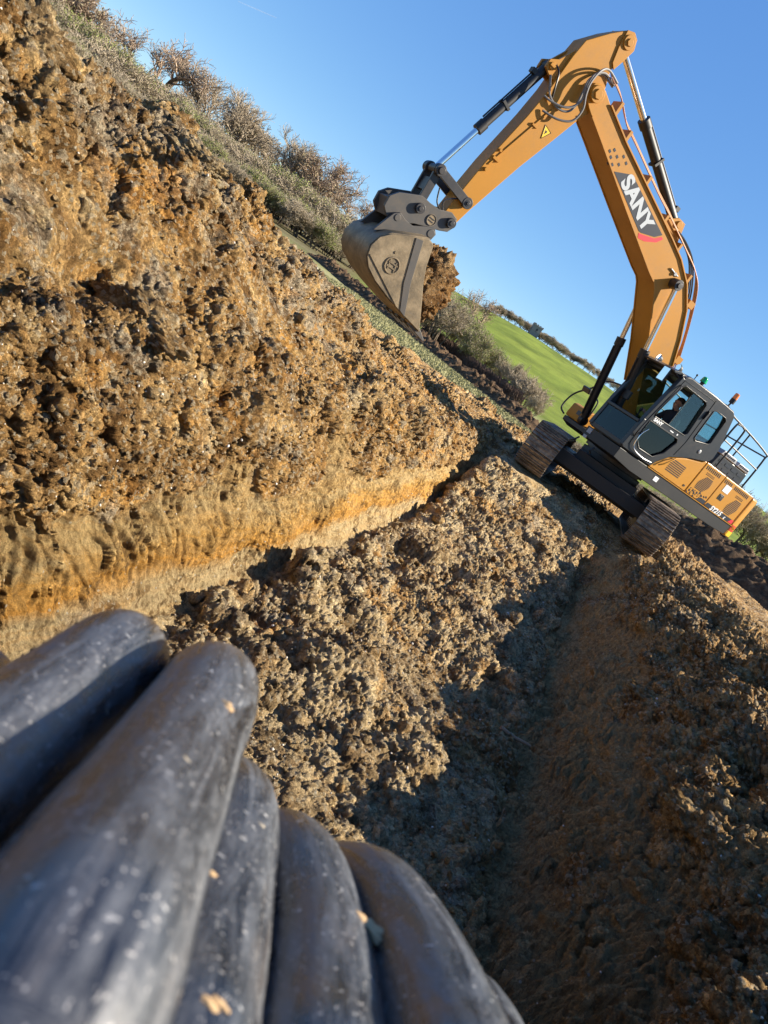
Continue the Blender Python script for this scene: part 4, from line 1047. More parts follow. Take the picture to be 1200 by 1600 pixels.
m = MB(); m.prism([(5.46, 4.485), (5.50, 4.49), (5.485, 4.43)], .1785, .18); m.tube([(5.40, .179, 4.51), (5.55, .179, 4.54), (5.49, .179, 4.36)], .005, 4, closed=True); U('pictogram', m, M['decal'], arm)
def cylinder(name, a, b, Lb, rb, rr, blk='black'):
    a = Vector(a); b = Vector(b); d = (b - a).normalized()
    m = MB(); m.cyl(a + d * .06, a + d * Lb, rb, n=24); m.cyl(a + d * (Lb - .12), a + d * (Lb + .02), rb * 1.22, n=24); m.cyl(a - V(0, .08, 0), a + V(0, .08, 0), rb * 1.05, n=20)
    side = d.cross(V(0, 1, 0)); m.tube([a + d * .15 + side * (rb + .02), a + d * (Lb - .15) + side * (rb + .02)], .013); m.box(a + d * .22 + side * (rb + .02), (.09, .1, .07)); m.box(a + d * (Lb * .62), (.04, rb * 2.25, rb * 2.25), d.to_track_quat('X', 'Z').to_matrix())
    c = U(name, m, M[blk])
    m = MB(); m.cyl(a + d * Lb, b, rr, n=20); U('cylinder_rod', m, M['chrome'], c)
    m = MB(); m.cyl(b - V(0, .085, 0), b + V(0, .085, 0), rb * .95, n=20); U('cylinder_eye', m, M['link'], c, .005)
    return c
cylinder('stick_cylinder', (2.33, 0, 4.94), (5.17, 0, 6.12), 1.86, .082, .056)
cylinder('bucket_cylinder', (5.96, 0, 5.17), (6.59, 0, 3.09), 1.33, .070, .046)
# bucket linkage
m = MB()
for y in (-.235, .235):
    m.bar((5.95, y, 2.98), (6.59, y, 3.09), .045, .13, (0, 0, 1)); 
    for q in ((5.95, 2.98), (6.59, 3.09)): m.cyl((q[0], y - .03, q[1]), (q[0], y + .03, q[1]), .085, n=22)
m.cyl((5.95, -.27, 2.98), (5.95, .27, 2.98), .05, n=18); m.cyl((6.59, -.30, 3.09), (6.59, .30, 3.09), .05, n=18); m.cyl((5.95, .26, 2.98), (5.95, .285, 2.98), .03, n=6)
U('guide_link', m, M['link'], None, .006)
m = MB()
for y in (-.165, .165):
    m.bar((6.59, y, 3.09), (6.56, y, 2.50), .05, .13, (1, 0, 0)); m.cyl((6.59, y - .035, 3.09), (6.59, y + .035, 3.09), .09, n=22); m.cyl((6.56, y - .035, 2.50), (6.56, y + .035, 2.50), .09, n=22)
m.box((6.575, 0, 2.85), (.07, .3, .2)); U('bucket_link', m, M['link'], None, .006)
# quick coupler
m = MB()
cp = [(6.02, 2.49), (6.13, 2.53), (6.16, 2.66), (6.07, 2.73), (5.97, 2.72), (6.30, 2.74), (6.52, 2.62), (6.75, 2.56), (7.02, 2.42), (7.06, 2.30), (7.02, 2.16), (6.90, 2.12), (6.6, 2.22), (6.35, 2.34), (6.16, 2.40)]
cp = [(5.91, 2.60), (5.95, 2.71), (6.08, 2.74), (6.28, 2.66), (6.45, 2.65), (6.62, 2.66), (6.95, 2.50), (7.05, 2.38), (7.04, 2.22), (6.92, 2.12), (6.72, 2.14), (6.5, 2.28), (6.28, 2.36), (6.10, 2.42), (5.97, 2.48)]
for y in (-.225, .225): m.prism(cp, y - .03, y + .03)
m.box((6.86, 0, 2.30), (.26, .40, .26), Matrix.Rotation(R(25), 3, 'Y')); m.box((6.45, 0, 2.42), (.30, .36, .12), Matrix.Rotation(R(15), 3, 'Y'))
coup = U('quick_coupler', m, M['iron'], None, .008)
m = MB()
for q in ((6.01, 2.61), (6.56, 2.50)): m.cyl((q[0], -.31, q[1]), (q[0], .31, q[1]), .075, n=22); m.cyl((q[0], .31, q[1]), (q[0], .325, q[1]), .04, n=6)
U('hinge_pin', m, M['link'], coup, .005)
m = MB(); m.cyl((6.30, .255, 2.47), (6.30, .262, 2.47), .085, n=24); bd = U('round_badge', m, M['bucket'], coup)
m = MB(); m.tube([(6.30 + .075 * math.cos(a), .264, 2.47 + .075 * math.sin(a)) for a in np.linspace(0, 6.2, 20)], .006, 5, closed=True); m.box((6.30, .264, 2.49), (.09, .006, .014)); m.box((6.30, .264, 2.45), (.09, .006, .014)); U('badge_ring', m, M['link'], coup)
m = MB(); m.tube(spline([(6.10, .2, 2.95), (6.28, .22, 2.80), (6.22, .24, 2.66), (6.36, .22, 2.72), (6.44, .2, 2.9)], 8), .012, 7); U('coupler_hose', m, M['hose'])
# bucket
bw = .60
shell_o = [(6.22, 2.19), (6.34, 2.22), (6.60, 2.10), (6.86, 1.97), (7.00, 1.83), (7.05, 1.66), (7.01, 1.50), (6.90, 1.38), (6.70, 1.28), (6.40, 1.19), (6.05, 1.11), (5.62, 1.03)]
def offs(pl, d):
    out = []
    for i, p in enumerate(pl):
        a = Vector(pl[max(i - 1, 0)]); b = Vector(pl[min(i + 1, len(pl) - 1)]); t_ = (b - a).normalized(); out.append((p[0] + t_.y * d, p[1] - t_.x * d))
    return out
inn = offs(shell_o, .035)
m = MB(); m.prism(shell_o + list(reversed(inn)), -bw, bw); bucket = U('bucket', m, M['bucket'], None, .006, smooth=50)
side = [(6.22, 2.175), (6.34, 2.205)] + [(x - .0, z) for x, z in offs(shell_o, .012)[2:]] + [(5.66, 1.10), (5.86, 1.42), (6.02, 1.66), (6.13, 1.88)]
for y0 in (-bw - .028, bw - .004): 
    m = MB(); m.prism(side, y0, y0 + .032); U('side_plate', m, M['bucket'], bucket, .006)
m = MB()
m.prism([(6.40, 2.14), (6.52, 2.11), (6.30, 1.50), (6.10, 1.14), (5.98, 1.10), (6.20, 1.56)], bw + .026, bw + .04); U('wear_strip', m, M['iron'], bucket, .004)
m = MB(); m.bar((6.98, bw + .035, 1.55), (6.20, bw + .035, 1.17), .012, .012); m.cyl((6.66, bw + .027, 1.78), (6.66, bw + .04, 1.78), .02, n=8); U('weld_bead', m, M['warn'] if False else M['bucket'], bucket)
m = MB()
m.tube([(6.60 + .115 * math.cos(a), bw + .032, 1.60 + .115 * math.sin(a)) for a in np.linspace(0, 6.28, 26)[:-1]], .012, 6, closed=True)
m.box((6.60, bw + .032, 1.63), (.16, .014, .02)); m.box((6.60, bw + .032, 1.57), (.16, .014, .02)); m.bar((6.53, bw + .032, 1.53), (6.56, bw + .032, 1.67), .014, .014); m.bar((6.64, bw + .032, 1.53), (6.67, bw + .032, 1.67), .014, .014)
U('cast_emblem', m, M['bucket'], bucket)
m = MB()
ear = [(6.16, 2.24), (6.14, 2.34), (6.20, 2.40), (6.32, 2.36), (6.52, 2.24), (6.66, 2.24), (6.80, 2.28), (6.88, 2.22), (6.96, 2.02), (7.02, 1.86), (6.86, 1.93), (6.60, 2.07), (6.34, 2.19)]
for y in (-.30, .30): m.prism(ear, y - .03, y + .03); 
m.cyl((6.22, -.34, 2.31), (6.22, .34, 2.31), .06, n=18); m.cyl((6.80, -.34, 2.20), (6.80, .34, 2.20), .05, n=18); U('bucket_ear', m, M['iron'], bucket, .006)
for y in (-.52, -.26, 0, .26, .52):
    m = MB(); m.prism([(5.80, 1.10), (5.80, 1.03), (5.46, .95), (5.44, .97), (5.62, 1.09)], y - .06, y + .06); U('tooth', m, M['iron'], bucket, .006)
# hydraulic lines along the back of the boom
def off_up(f): 
    xs = [.55, .80, 1.12, 1.5, 1.95, 2.35, 2.87, 4.24, 4.85, 5.1]; zs = [3.12, 3.56, 4.0, 4.32, 4.54, 4.66, 4.80, 5.16, 5.36, 5.43]
    return np.interp(f, xs, zs)
for k in range(5):
    y = .225 - k * .042; q = k * .028 - .03
    pts = [(.40, y, 3.10), (.58 - q, y, 3.50), (.88 - q, y, 4.00), (1.20, y, 4.42 + q), (1.50, y, 4.60 + q), (1.9, y, 4.72 + q), (2.6, y, 4.90 + q), (3.2, y, 5.04 + q), (4.0, y, 5.26 + q), (4.35, y, 5.35 + q), (4.50, y, 5.42 + q), (4.75, y, 5.56 + q), (5.10, y, 5.66 + q)]
    m = MB(); m.tube(spline(pts, 5), .0095, 7); U('hydraulic_pipe', m, M['yellow'] if k % 2 else M['pipe_metal'])
for f, hh in ((.60, .12), (1.20, .10), (1.55, .12), (2.15, .11), (2.75, .10), (3.5, .12), (4.3, .14), (4.72, .18)):
    u = off_up(f); m = MB(); m.box((f - (.08 if f < 1.3 else .02), .14, u + hh * .5), (.05 if f > 1.3 else .16, .24, hh + .02)); U('pipe_clamp', m, M['yellow'])
H1 = [(4.95, .2, 5.64), (5.21, .24, 5.66), (5.35, .30, 5.55), (5.4, .33, 5.34), (5.36, .34, 5.17), (5.26, .33, 5.0), (5.29, .31, 4.80), (5.49, .27, 4.68), (5.74, .20, 4.64)]
H2 = [(4.95, .17, 5.60), (5.22, .22, 5.60), (5.39, .27, 5.45), (5.40, .30, 5.25), (5.35, .31, 5.1), (5.40, .29, 4.95), (5.53, .27, 4.85), (5.73, .22, 4.80), (5.84, .19, 4.80)]
H3 = [(4.95, .14, 5.58), (5.25, .19, 5.57), (5.39, .22, 5.38), (5.37, .24, 5.2), (5.35, .25, 5.01), (5.41, .25, 4.86), (5.57, .23, 4.80), (5.76, .21, 4.84), (5.84, .20, 4.92), (5.93, .17, 5.06)]
for H_ in (H1, H2, H3):
    m = MB(); m.tube(spline(H_, 8), .017, 8); U('hydraulic_hose', m, M['grey_hose'])
m = MB(); m.tube(spline([(5.72, .2, 4.86), (5.80, .24, 4.98), (5.86, .22, 5.14), (5.93, .14, 5.22)], 6), .014, 7); U('hydraulic_hose', m, M['hose'])
for k in range(3):
    y = .17 - .05 * k
    m = MB(); m.tube(spline([(2.3, y, 4.84), (2.0, y, 4.80), (1.62, y, 4.66), (1.28, y, 4.36), (1.08, y, 4.08), (.95, y, 3.86)], 7), .015, 7); U('hydraulic_hose', m, M['hose'])
m = MB(); m.cyl((1.86, .235, 4.30), (1.86, .27, 4.30), .03); m.tube([(1.78, .25, 4.30), (2.0, .25, 4.32)], .014); U('boom_lamp', m, M['hood'])

# --- the operator
def skin_mesh(verts, edges, radii, root=0, sub=2):
    me = bpy.data.meshes.new('figure'); me.from_pydata(verts, edges, []); ob = bpy.data.objects.new('figure', me); COL.objects.link(ob)
    ob.modifiers.new('skin', 'SKIN'); 
    for i, r_ in enumerate(radii): me.skin_vertices[0].data[i].radius = r_ if isinstance(r_, tuple) else (r_, r_)
    me.skin_vertices[0].data[root].use_root = True
    s_ = ob.modifiers.new('sub', 'SUBSURF'); s_.levels = sub; s_.render_levels = sub
    dg = bpy.context.evaluated_depsgraph_get(); out = bpy.data.meshes.new_from_object(ob.evaluated_get(dg)); bpy.data.objects.remove(ob)
    return out
def operator():
    vs = []; es = []; rr = []
    def add(p, r, par=None):
        vs.append(p); rr.append(r)
        if par is not None: es.append((par, len(vs) - 1))
        return len(vs) - 1
    Y = .86
    pel = add((.34, Y, 1.98), (.15, .13)); wa = add((.34, Y, 2.10), (.14, .12), pel); ch = add((.36, Y, 2.27), (.165, .125), wa); nb = add((.39, Y, 2.40), (.11, .09), ch)
    nk = add((.42, Y, 2.47), .055, nb); jw = add((.46, Y, 2.54), (.066, .078), nk); hd_ = add((.45, Y, 2.61), (.078, .092), jw); cr_ = add((.44, Y, 2.67), (.065, .078), hd_)
    ns = add((.535, Y, 2.575), .014, jw)
    for s_ in (-1, 1):
        ey = add((.50, Y + s_ * .03, 2.60), .026, hd_); er = add((.45, Y + s_ * .082, 2.585), .016, hd_)
        sh = add((.38, Y + s_ * .17, 2.36), .07, nb); el = add((.46, Y + s_ * .25, 2.14), .048, sh); wr = add((.70, Y + s_ * .27, 2.13), .030, el)
        pm = add((.765, Y + s_ * .28, 2.15), (.034, .022), wr)
        for q, (dz, dl) in enumerate(((.028, .05), (.010, .055), (-.008, .05), (-.024, .04))):
            k1 = add((.80, Y + s_ * (.30), 2.15 + dz), .0095, pm); k2 = add((.80 + dl * .6, Y + s_ * .315, 2.14 + dz), .0088, k1); k3 = add((.81 + dl * .55, Y + s_ * .285, 2.135 + dz), .008, k2)
        t1 = add((.77, Y + s_ * .255, 2.17), .011, pm); t2 = add((.80, Y + s_ * .245, 2.18), .009, t1)
        hp = add((.36, Y + s_ * .10, 1.94), .095, pel); kn = add((.80, Y + s_ * .15, 1.98), .065, hp); an = add((.92, Y + s_ * .14, 1.52), .042, kn); he = add((.93, Y + s_ * .14, 1.455), .042, an); toe = add((1.10, Y + s_ * .15, 1.45), .036, he)
    me = skin_mesh(vs, es, rr)
    skin = NT('skin').set(Base_Color=(.42, .22, .15), Roughness=.55); coat = NT('dark_work_jacket').set(Base_Color=(.018, .02, .028), Roughness=.9); boot = NT('work_boot').set(Base_Color=(.05, .03, .02), Roughness=.7)
    for m_ in (skin, coat, boot): me.materials.append(m_)
    for p in me.polygons:
        c = p.center; p.use_smooth = True
        p.material_index = 0 if (c.z > 2.475 or (c.x > .71 and c.z > 2.07)) else (2 if c.z < 1.53 else 1)
    o = bpy.data.objects.new('person', me); COL.objects.link(o)
    m = Matrix.Rotation(UA, 4, 'Z'); m.translation = Vector((0.3457, 16.0495, UZ)); o.matrix_world = m
    tag(o, 'person in a dark jacket sitting at the controls inside the excavator cab', 'person')
    h = MB(); h.ball((.425, Y, 2.655), .092, 18, 12, (1.04, .92, .82)); hh = h.build('hair', NT('dark_hair').set(Base_Color=(.02, .014, .01), Roughness=.8), o)
operator()
# --- the load of clay heaped in the bucket
def clay_load():
    v, f = ico(6)
    s = np.array([.62, .575, .56]); P = v * s
    n = v.copy()
    P = P * (1 + .10 * fbm(v * 1.2, 3, 9))[:, None]
    P += n * (lumps(P, .34, 11) * .16 + lumps(P + 1, .14, 12) * .14 + lumps(P, .06, 13) * .07 + .17 * np.abs(fbm(P * 8, 4, 14)) - .15)[:, None]
    P = P @ np.array(Matrix.Rotation(R(18), 3, 'Y')).T
    P = P + np.array([5.88, .03, 1.66])
    # stays inside the shell
    P[:, 1] = np.clip(P[:, 1], -.585, .585)
    # packed against the back of the bucket
    t_ = P[:, 0]; mx = 6.93 - np.clip(1.75 - P[:, 2], 0, 1) * .55 - np.clip(P[:, 2] - 1.75, 0, 1) * .9
    P[:, 0] = np.minimum(P[:, 0], mx)
    lowz = 1.075 + .17 * (P[:, 0] - 5.65); P[:, 2] = np.where(P[:, 0] > 5.5, np.maximum(P[:, 2], lowz + .02), np.maximum(P[:, 2], .99))
    m = Matrix.Rotation(UA, 4, 'Z'); m.translation = Vector((0.3457, 16.0495, UZ))
    P = P @ np.array(m.to_3x3()).T + np.array(m.translation)
    o = np_mesh('clay_load', P, f, soil('bucket_clay', 'load')); tag(o, 'lump of brown clay heaped in the raised bucket and bulging over its lip', 'clay')
clay_load()
#@END_MACHINE
#@COIL

# ------------------------------------------------------------------ coil of black water pipe right in front of the camera
def coil():
    t = NT('black_pipe'); v = t.mapping(); tv = t.attr('tubeco', 'Vector')
    a = t.noise(v, 20, 9, .72, .5); b = t.noise(v, 120, 7, .8); s = t.noise(tv, 1.6, 8, .75, .6); s2 = t.noise(tv, 6, 6, .8)
    film_sheen = t.math('MULTIPLY', t.ramp(s, [(.40, 0.0), (.62, 1.0)]), t.ramp(b, [(.30, .45), (.65, 1.0)]))
    c = t.mix(t.math('MULTIPLY', film_sheen, .46), (.008, .008, .010), (.25, .26, .28))  # dust film whose blue-grey also paints in the pipe's highlights
    scr = t.math('MULTIPLY', t.ramp(s2, [(.60, 0.0), (.66, 1.0)]), t.ramp(a, [(.45, 0), (.6, .8)]))
    c = t.mix(scr, c, (.36, .35, .34))
    mud = t.math('MULTIPLY', t.ramp(t.noise(tv, .8, 6, .7), [(.58, 0.0), (.72, .45)]), t.ramp(b, [(.3, .4), (.7, 1.0)]))
    c = t.mix(mud, c, (.17, .125, .085))
    vw = t.n('ShaderNodeVectorMath'); vw.operation = 'MULTIPLY_ADD'; nz = t.n('ShaderNodeTexNoise'); nz.inputs['Scale'].default_value = 160; t.l(v, nz.inputs['Vector']); t.l(nz.outputs['Color'], vw.inputs[0]); vw.inputs[1].default_value = (.012, .012, .012); t.l(v, vw.inputs[2])
    def specks(sc, lo, sz, prev, col_):
        vo = t.n('ShaderNodeTexVoronoi'); vo.inputs['Scale'].default_value = sc; t.l(vw.outputs[0], vo.inputs['Vector']); sc_ = t.n('ShaderNodeSeparateColor'); t.l(vo.outputs['Color'], sc_.inputs[0])
        k_ = t.math('MULTIPLY', t.ramp(vo.outputs['Distance'], [(sz, 1.0), (sz + .08, 0.0)]), t.ramp(sc_.outputs[0], [(lo, 0.0), (lo + .1, 1.0)]))
        return t.mix(t.math('MULTIPLY', k_, .9), prev, col_)
    c = specks(140, .70, .12, c, (.45, .44, .43)); c = specks(330, .60, .18, c, (.38, .36, .34)); c = specks(90, .90, .08, c, (.5, .42, .30))
    t.set(Base_Color=c, Roughness=t.math('MULTIPLY_ADD', film_sheen, .30, t.math('MULTIPLY_ADD', b, .12, .16)), Specular_IOR_Level=.85, Normal=t.bump(a, .22, .003, t.bump(b, .35, .0008)))
    root = empty('pipe_coil', (-.08, .62, 0))
    tag(root, 'coil of black plastic pipe, scuffed and muddy, very close at the bottom left', 'pipe coil')
    r = .0325
    loops = [
        # photo pixel and distance of the centre line, from the crest down to the near side
        [(-40, 1065, .62), (-130, 1120, .52), (-240, 1210, .44), (-360, 1330, .38)],
        [(205, 1010, .60), (120, 1075, .50), (10, 1165, .41), (-120, 1280, .345), (-260, 1420, .30)],
        [(340, 1056, .575), (285, 1160, .44), (212, 1290, .335), (125, 1450, .27), (40, 1620, .235)],
        [(352, 1240, .54), (334, 1350, .45), (300, 1490, .38), (255, 1640, .33), (205, 1800, .30)],
        [(438, 1325, .57), (478, 1440, .49), (488, 1560, .42), (478, 1690, .37), (460, 1840, .33)],
        [(552, 1382, .58), (625, 1480, .50), (675, 1600, .43), (705, 1720, .385), (720, 1850, .35)],
        [(690, 1575, .58), (738, 1650, .52), (770, 1740, .46), (790, 1850, .42)]]
    for k, lp in enumerate(loops):
        P = [pix(*q) for q in lp]
        T = P[0]; fwd_ = Vector((T.x - P[-1].x, T.y - P[-1].y, 0)).normalized()
        O = Vector((T.x, T.y, 0)) - fwd_ * .36; e = P[-1]; ae = (Vector((e.x, e.y, 0)) - O).dot(fwd_)
        side = Vector((e.x, e.y, 0)) - O - fwd_ * ae                      # the near end may lie a little to one side
        back = [(.47, T.z - .16), (.53, T.z - .40), (.46, .30), (.25, .10), (-.02, .05), (-.27, .14), (-.43, .38), (-.45, .62), (min(-.30, ae - .22), e.z - .16), (min(-.12, ae - .09), e.z - .045)]
        back = [O + fwd_ * a_ + V(0, 0, z_) + side * max(0, min(1, (.3 - a_) / .5)) for a_, z_ in back]
        pts = spline([*reversed(P)] + back, 12, closed=True)
        pa = np.array([p[:] for p in pts])
        for _ in range(40): pa = .25 * np.roll(pa, 1, 0) + .5 * pa + .25 * np.roll(pa, -1, 0)
        pts = [Vector(p) for p in pa]; seg = np.linalg.norm(np.roll(pa, -1, 0) - pa, axis=1); sl = np.concatenate([[0], np.cumsum(seg)[:-1]])
        m = MB(); m.tube(pts, r, 28, closed=True)
        m.v = [(x - root.location.x, y - root.location.y, z) for x, y, z in m.v]
        o = m.build('pipe_loop', t.m, root, smooth=60)
        th = np.tile(np.arange(28) * 2 * math.pi / 28, len(pts)); ss = np.repeat(sl, 28)
        co = np.stack([np.cos(th) * 1.6 + k * 5, np.sin(th) * 1.6, ss * 7], 1).astype(np.float32)
        at = o.data.attributes.new('tubeco', 'FLOAT_VECTOR', 'POINT'); at.data.foreach_set('vector', co.ravel())
    # crumbs of clay stuck on the pipe
    crumbs = [(330, 1365, .305, .0026), (575, 1452, .452, .0062), (592, 1470, .452, .0045), (355, 1103, .49, .003), (345, 1570, .30, .0022), (328, 1568, .30, .002)]
    mats = NT('dried_clay').set(Base_Color=(.5, .33, .17), Roughness=.9)
    m = MB(); dep = bpy.context.evaluated_depsgraph_get(); dep.update()
    for x, y, d, s_ in crumbs:
        dr = (pix(x, y, 1) - CP).normalized()
        hit, loc, nrm, *_ = scene.ray_cast(dep, CP, dr)
        if hit and (loc - CP).length < 1.2:
            vv, ff = clod_shape(3, int(x) % 50, .5); m.add([loc + nrm * s_ * .1 + Vector(q) * s_ for q in vv * np.array([1.7, .9, .6])], [tuple(int(i_) for i_ in f_) for f_ in ff])
    m.v = [(x - root.location.x, y - root.location.y, z) for x, y, z in m.v]
    if m.v: tag(m.build('clay_crumbs', mats, root), kind='stuff')
coil()
#@END_COIL
#@TREES

# ------------------------------------------------------------------ bare spring trees, bushes and hedges
def bark(name, c0, c1):
    t = NT(name); n = t.noise(t.mapping(), 3, 5, .7)
    return t.set(Base_Color=t.ramp(n, [(.35, c0), (.65, c1)]), Roughness=.95, Specular_IOR_Level=.1)
BK = bark('bark', (.09, .07, .05), (.20, .16, .12)); TW = bark('twigs', (.28, .225, .16), (.46, .385, .285)); TWR = bark('reddish_twigs', (.26, .185, .13), (.43, .33, .24))
def leafm(name, c0, c1):
    t = NT(name); n = t.noise(t.mapping(), 1.3, 6, .75)
    m = t.set(Base_Color=t.ramp(n, [(.33, c0), (.67, c1)]), Roughness=.85, Specular_IOR_Level=.2)
    return m
LG = leafm('willow_green', (.15, .18, .045), (.30, .33, .10)); LB = leafm('brown_buds', (.19, .155, .09), (.34, .285, .175)); LO = leafm('olive_buds', (.16, .155, .07), (.31, .295, .14)); LW = leafm('white_blossom', (.30, .30, .25), (.62, .60, .55))
LD = leafm('ivy_green', (.02, .035, .012), (.06, .09, .03))

def sticks(segs, n=3):
    """tapered sticks as one array mesh: segs (k,8) = a, b, ra, rb"""
    S = np.array(segs, np.float32); a = S[:, :3]; b = S[:, 3:6]; d = b - a; d /= np.linalg.norm(d, axis=1)[:, None] + 1e-9
    ref = np.where(np.abs(d[:, 2:3]) > .9, np.array([[1., 0, 0]]), np.array([[0, 0, 1.]])); s = np.cross(d, ref); s /= np.linalg.norm(s, axis=1)[:, None] + 1e-9; u = np.cross(d, s)
    V_ = []
    for p, rr_ in ((a, S[:, 6:7]), (b, S[:, 7:8])):
        for k in range(n):
            t_ = 2 * math.pi * k / n; V_.append(p + (s * math.cos(t_) + u * math.sin(t_)) * rr_)
    Vv = np.stack(V_, 1).reshape(-1, 3); base = np.arange(len(S))[:, None] * 2 * n
    F = np.concatenate([base + np.array([k, (k + 1) % n, n + (k + 1) % n, n + k]) for k in range(n)], 0)
    return Vv, F
def make_tree(seed, H, spread, trunk_h, depth, stems, twig_r, leafmat, nleaf, leafsize, twigmat, upness=.35, dens=1.0):
    r = random.Random(seed); trunk = []; twig = []; tips = []
    def rec(p, d, L, rad, lv):
        q = p; dd = d
        nseg = 3
        for i in range(nseg):
            dd = (dd + Vector((r.gauss(0, .16), r.gauss(0, .16), r.gauss(0, .10) + upness * .12))).normalized()
            q2 = q + dd * L / nseg; r2 = rad * (1 - .22 * (i + 1) / nseg * 1.6)
            (trunk if lv < 2 else twig).append((*q, *q2, rad * (1 - .35 * i / nseg), max(rad * (1 - .35 * (i + 1) / nseg), twig_r)))
            if lv >= 2 or (lv == 1 and i > 0): 
                if lv >= depth - 2: tips.append(q2.copy())
            elif depth == 4 and stems > 2: tips.append(q2.copy())
            if lv < depth and (i > 0 or lv > 0):
                for _ in range((2 if i == nseg - 1 else 1) + (1 if r.random() < dens - .6 else 0)):
                    ax = dd.orthogonal(); ax.rotate(Matrix.Rotation(r.uniform(0, 6.28), 3, dd)); nd = (dd * r.uniform(.55, 1.0) + ax * r.uniform(.45, .95) * spread + Vector((0, 0, upness * .3))).normalized()
                    rec(q2, nd, L * r.uniform(.58, .80), max(rad * .55, twig_r), lv + 1)
            q = q2
    for s_ in range(stems):
        a = r.uniform(0, 6.28); lean = 0 if stems == 1 else .38
        st = Vector((math.cos(a) * .25 * (stems > 1), math.sin(a) * .25 * (stems > 1), 0)); d0 = Vector((math.cos(a) * lean, math.sin(a) * lean, 1)).normalized()
        rec(st, d0, trunk_h, H * (.026 if stems == 1 else .010), 0)
    Vt, Ft = sticks(trunk, 6); Vw, Fw = sticks(twig, 3)
    mz = max(Vt[:, 2].max(), Vw[:, 2].max()); k = H / mz
    Vt *= k; Vw *= np.array([k, k, k])
    tp = np.array([t_[:] for t_ in tips]) * k
    rg = np.random.default_rng(seed)
    parts = [(Vt, Ft, BK, 'trunk'), (Vw, Fw, twigmat, 'crown')]
    if nleaf:
        pk = tp[rg.integers(len(tp), size=nleaf)] + rg.normal(size=(nleaf, 3)) * leafsize * 2.2
        u = rg.normal(size=(nleaf, 3)); u /= np.linalg.norm(u, axis=1)[:, None]; w_ = np.cross(u, rg.normal(size=(nleaf, 3))); w_ /= np.linalg.norm(w_, axis=1)[:, None]
        sz = leafsize * (0.5 + rg.random(nleaf))[:, None]
        Vl = np.stack([pk - u * sz, pk + w_ * sz * .5, pk + u * sz, pk - w_ * sz * .5], 1).reshape(-1, 3); Vl[:, 2] = np.maximum(Vl[:, 2], .05)
        parts.append((Vl, np.arange(nleaf * 4).reshape(-1, 4), leafmat, 'foliage'))
    return parts
PROTO = {}
def proto(key, **k):
    out = []
    for Vv, F, mat, nm in make_tree(**k):
        me = bpy.data.meshes.new(nm); 
        me.vertices.add(len(Vv)); me.vertices.foreach_set('co', Vv.astype(np.float32).ravel()); me.loops.add(len(F) * 4); me.loops.foreach_set('vertex_index', F.astype(np.int32).ravel())
        me.polygons.add(len(F)); me.polygons.foreach_set('loop_start', np.arange(len(F), dtype=np.int32) * 4); me.update(calc_edges=True); me.materials.append(mat)
        out.append((nm, me))
    PROTO[key] = out
def plant(kind, name, az, dist, H, base, label, cat, group, rz=None, wide=1.0):
    """stands the plant at a compass bearing (degrees from the trench line) and distance; H metres tall"""
    a = R(az); x, y = dist * math.sin(a), dist * math.cos(a); z = float(hill(np.array([x]), np.array([y]))[0]) + base - .05
    o = empty(name, (x, y, z), random.uniform(0, 6.28) if rz is None else rz)
    k = H / HB[kind]; o.scale = (k * wide, k * wide, k)
    tag(o, label, cat, group)
    for nm, me in PROTO[kind]:
        c = bpy.data.objects.new(nm, me); COL.objects.link(c); c.parent = o
    return o
HB = {'oak': 10, 'ash': 10, 'round': 10, 'bush': 4, 'willow': 4, 'scrub': 3, 'blossom': 2, 'ivy': 8, 'far': 10}
proto('oak', seed=3, H=10, spread=1.0, trunk_h=2.9, depth=5, stems=1, twig_r=.016, leafmat=LB, nleaf=0, leafsize=.09, twigmat=TWR, upness=.3, dens=.85)
proto('ash', seed=8, H=10, spread=.75, trunk_h=3.2, depth=5, stems=1, twig_r=.015, leafmat=LO, nleaf=0, leafsize=.08, twigmat=TW, upness=.7, dens=.8)
proto('round', seed=14, H=10, spread=.95, trunk_h=2.2, depth=5, stems=2, twig_r=.022, leafmat=LO, nleaf=1800, leafsize=.10, twigmat=TW, upness=.4, dens=.9)
proto('ivy', seed=21, H=8, spread=.8, trunk_h=2.2, depth=5, stems=2, twig_r=.02, leafmat=LB, nleaf=2200, leafsize=.11, twigmat=TWR, upness=.5, dens=.9)
proto('bush', seed=31, H=4, spread=.8, trunk_h=1.1, depth=4, stems=7, twig_r=.010, leafmat=LO, nleaf=8000, leafsize=.028, twigmat=TW, upness=.7, dens=.9)
proto('willow', seed=37, H=4, spread=.75, trunk_h=1.2, depth=4, stems=7, twig_r=.010, leafmat=LG, nleaf=15000, leafsize=.042, twigmat=TW, upness=.8, dens=.9)
proto('scrub', seed=43, H=3, spread=.9, trunk_h=.7, depth=4, stems=8, twig_r=.008, leafmat=LB, nleaf=9000, leafsize=.028, twigmat=TW, upness=.5, dens=.9)
proto('blossom', seed=47, H=2, spread=.95, trunk_h=.5, depth=4, stems=7, twig_r=.006, leafmat=LW, nleaf=5200, leafsize=.028, twigmat=BK, upness=.5, dens=.9)
random.seed(99)
G1 = 'bare trees of the wood on the left'; G2 = 'trees along the distant ridge'; G3 = 'bushes in the middle distance'; G4 = 'scrub behind the excavator'
